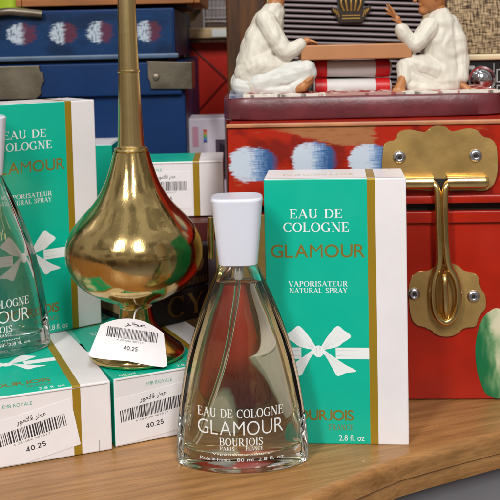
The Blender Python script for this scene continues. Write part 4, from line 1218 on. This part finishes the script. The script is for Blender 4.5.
# ------------------------------------------------------------------ behind: green carton turned sideways, books, product box, cabinet
sp = PY(112.5, 160, .672)
carton('green carton turned sideways between the left carton and the brass sprinkler', (sp.x - CD / 2, sp.y + CW / 2, 0.0003), (0, 0, R(90)), front=False, plain=True)
def make_books():
    z = CD + .0008
    spec = [('book', .0195, R(38), 'CY', 'black book with large gold letters CY on its spine', (-.0275, .597), .046, .092),
            ('book', .0235, R(40), 'ID', 'black book with tall gold capitals and a gold line of small text', (-.0270, .598), .045, .090),
            ('bookred', .0120, R(6), '', 'maroon book on top of the dark book pile, under a lying carton', (-.0225, .607), .076, .066)]
    for m, h, yaw, tx, lab, (x1, yb), w, dp in spec:
        t = thing('book', lab, 'book', (x1, yb, z), (0, 0, yaw), 'dark books piled behind the bottle')
        bm = bmesh.new(); box(bm, (-w, 0, 0), (0, .002, h), .0006, 2); build('spine', bm, M[m], t, 40)
        for za, zb in ((0, .0022), (h - .0022, h)):
            bm = bmesh.new(); box(bm, (-w, .0021, za), (0, dp, zb), .0005); build('cover', bm, M[m], t, 40)
        bm = bmesh.new(); box(bm, (-w + .002, .0023, .0023), (-.003, dp - .004, h - .0023)); build('pages', bm, mat('old_pages', (150, 126, 88), .8, noise_amt=.2, noise_scale=300, stretch=(.02, .02, 6)), t)
        if tx:
            fm = lambda x, zz, l=0: (x, -.0003 - l, zz)
            bm = bmesh.new()
            if tx == 'ID':
                serif_text(bm, 'ID', -.0215, -.004, .0085, .0115, fm, track=.25)
                serif_text(bm, 'LOCOGNOOSORI', -.036, -.002, .0018, .0036, fm)
            else:
                serif_text(bm, 'CY', -.030, -.004, .0035, .0125, fm, track=.15)
            build('gold_lettering', bm, mat('gilt', (120, 92, 46), .4, metal=.4), t)
        z += h + .0004
    return z
zbk = make_books()
carton('small carton with a straight price sticker lying on the dark books behind the sprinkler', (-.0176 - CW / 2, .622, zbk + CD / 2 + .0003), (R(-90), 0, R(1)), front=False, H=.046, sticker=(33 * MM, 17 * MM, 33 * MM, 23 * MM, R(0), 9), endtext=True)
def make_product_box():
    Y = .755
    a = PY(188, 119, Y); b = PY(225, 119, Y)
    t = thing('product_box', 'pale lilac packing box with a dark purple picture behind the lying carton', 'box', ((a.x + b.x) / 2, Y + .02, .0003))
    w = (b.x - a.x) / 2; h = a.z
    bm = bmesh.new(); box(bm, (-w, -.02, 0), (w, .02, h), .001, 2); build('card', bm, M['lilac'], t, 40)
    k = Y / F
    def X(u): return (u - 206.5) * k
    def Z(v): return PY(206, v, Y).z
    bm = bmesh.new(); box(bm, (X(215), -.0203, Z(180)), (X(225) - .0006, -.0201, Z(140)), 0); pt = build('picture', bm, M['purple'], t)
    bm = bmesh.new(); prism(bm, [(X(217), Z(178)), (X(224), Z(178)), (X(224), Z(146)), (X(219), Z(143))], -.0206, -.0204); build('dark_print', bm, mat('picture_dark', (40, 32, 44), .4), pt)  # darker printed shape within the purple picture
    bm = bmesh.new()
    box(bm, (X(192), -.0203, Z(147)), (X(198), -.0201, Z(127)), 0); build('pink_panel', bm, M['pink'], t)
    cols = [(210, 60, 60), (220, 150, 40), (120, 180, 60), (50, 150, 190), (60, 70, 160)]
    for i, c in enumerate(cols):
        bm = bmesh.new(); box(bm, (X(203), -.0203, Z(130 + 2.6 * i + 2.2)), (X(206.5), -.0201, Z(130 + 2.6 * i)), 0); build('colour_swatch', bm, mat('swatch', c, .5), t)
make_product_box()
def make_cabinet():
    Y = .92; k = Y / F
    a = PY(190, 80, Y)
    t = thing('red_cabinet', 'red cabinet with crossing diagonal battens behind the blue chest', 'cabinet', (a.x, Y, 0))
    zt = PY(205, 42, Y).z; W = .12
    bm = bmesh.new(); box(bm, (0, 0, .0004), (W, .12, zt), .001); build('case', bm, M['redbright'], t, 40)
    bm = bmesh.new(); box(bm, (-.0035, -.003, .0004), (-.0001, .02, zt), .0006); build('corner_post', bm, M['lilac'], t, 40)
    zb = PY(205, 118, Y).z; zm = PY(205, 80, Y).z
    bm = bmesh.new()
    for (xa, za, xb, zb_) in ((.001, zt - .003, .034, zm), (.034, zm - .0002, .001, zb)):
        tube(bm, [(xa, -.0008, za), (xb, -.0008, zb_)], .0009, 8)
    build('batten', bm, mat('dark_batten', (120, 22, 18), .5), t)
    return zt
zc = make_cabinet()
def make_shelf():
    Y = .90
    z0 = PY(205, 38, Y).z; z1 = PY(205, 28, Y).z
    x0 = PY(150, 30, Y).x
    t = thing('pine_shelf', 'pale pine shelf board with a white price strip above the red cabinet', 'shelf', (x0, Y, z0))
    bm = bmesh.new(); box(bm, (0, 0, 0), (.30, .2, z1 - z0), .0008); build('board', bm, M['pine'], t, 40)
    bm = bmesh.new(); box(bm, (0, .004, -.0045), (.30, .19, -.0001), .0005); build('underside_rail', bm, M['walnut'], t, 40)
    bm = bmesh.new(); a = PY(212, 32, Y).x - x0; b = PY(226, 32, Y).x - x0; box(bm, (a, -.0006, .001), (b, -.0001, z1 - z0 - .001)); build('price_strip', bm, M['whiteink'], t)
    zs = z1 + .0003
    # tarnished bowl
    c = PY(186, 20, Y + .05)
    o = thing('metal_bowl', 'tarnished round metal bowl on the pine shelf', 'bowl', (PY(181, 20, .95).x, .95, zs))
    bm = bmesh.new(); lathe(bm, [(0, 0), (.009, 0), (.010, .002), (.008, .004), (.013, .008), (.019, .016), (.022, .026), (.0215, .027), (.018, .017), (.011, .009), (0, .007)], 48); build('bowl_wall', bm, M['pan'], o, 50)
    bm = bmesh.new(); tube(bm, [(.0222 * math.cos(2 * math.pi * q / 40), .0222 * math.sin(2 * math.pi * q / 40), .0268) for q in range(40)], .0014, 10, True); build('rim', bm, M['pan'], o, 60)
    # grey wire basket
    a = PY(204, 10, .93); b = PY(227, 10, .93)
    o = thing('wire_basket', 'grey wire basket on the pine shelf beside the metal bowl', 'basket', ((a.x + b.x) / 2, .955, zs))
    w = (b.x - a.x) / 2; h = .045; d = .022
    bm = bmesh.new()
    for zz in (.0095, .0180, .0265, .035): tube(bm, [(-w, -d, zz), (w, -d, zz), (w, d, zz), (-w, d, zz)], .0005, 6, True)
    for q in range(7):
        x = -w + 2 * w * q / 6
        tube(bm, [(x, -d - .0008, .006), (x, -d - .0008, h)], .0004, 6); tube(bm, [(x, d + .0008, .006), (x, d + .0008, h)], .0004, 6)
    build('mesh_side', bm, M['wire'], o, 60)
    bm = bmesh.new()
    for zz in (.006, h): tube(bm, [(-w - .0006, -d - .0006, zz), (w + .0006, -d - .0006, zz), (w + .0006, d + .0006, zz), (-w - .0006, d + .0006, zz)], .0011, 8, True)
    for sx in (-1, 1):
        for sy in (-1, 1): tube(bm, [(sx * (w + .0006), sy * (d + .0006), 0), (sx * (w + .0006), sy * (d + .0006), h)], .0010, 8)
    build('frame', bm, M['wire'], o, 60)
    bm = bmesh.new(); box(bm, (-w + .001, -d + .001, .0085), (w - .001, d - .001, .038), .001); build('folded_cloth', bm, mat('grey_cloth', (112, 104, 104), .8, noise_amt=.3, noise_scale=60), o, 40)
    for zx in (1,):
        bx = PY(240, 10, .95)
make_shelf()
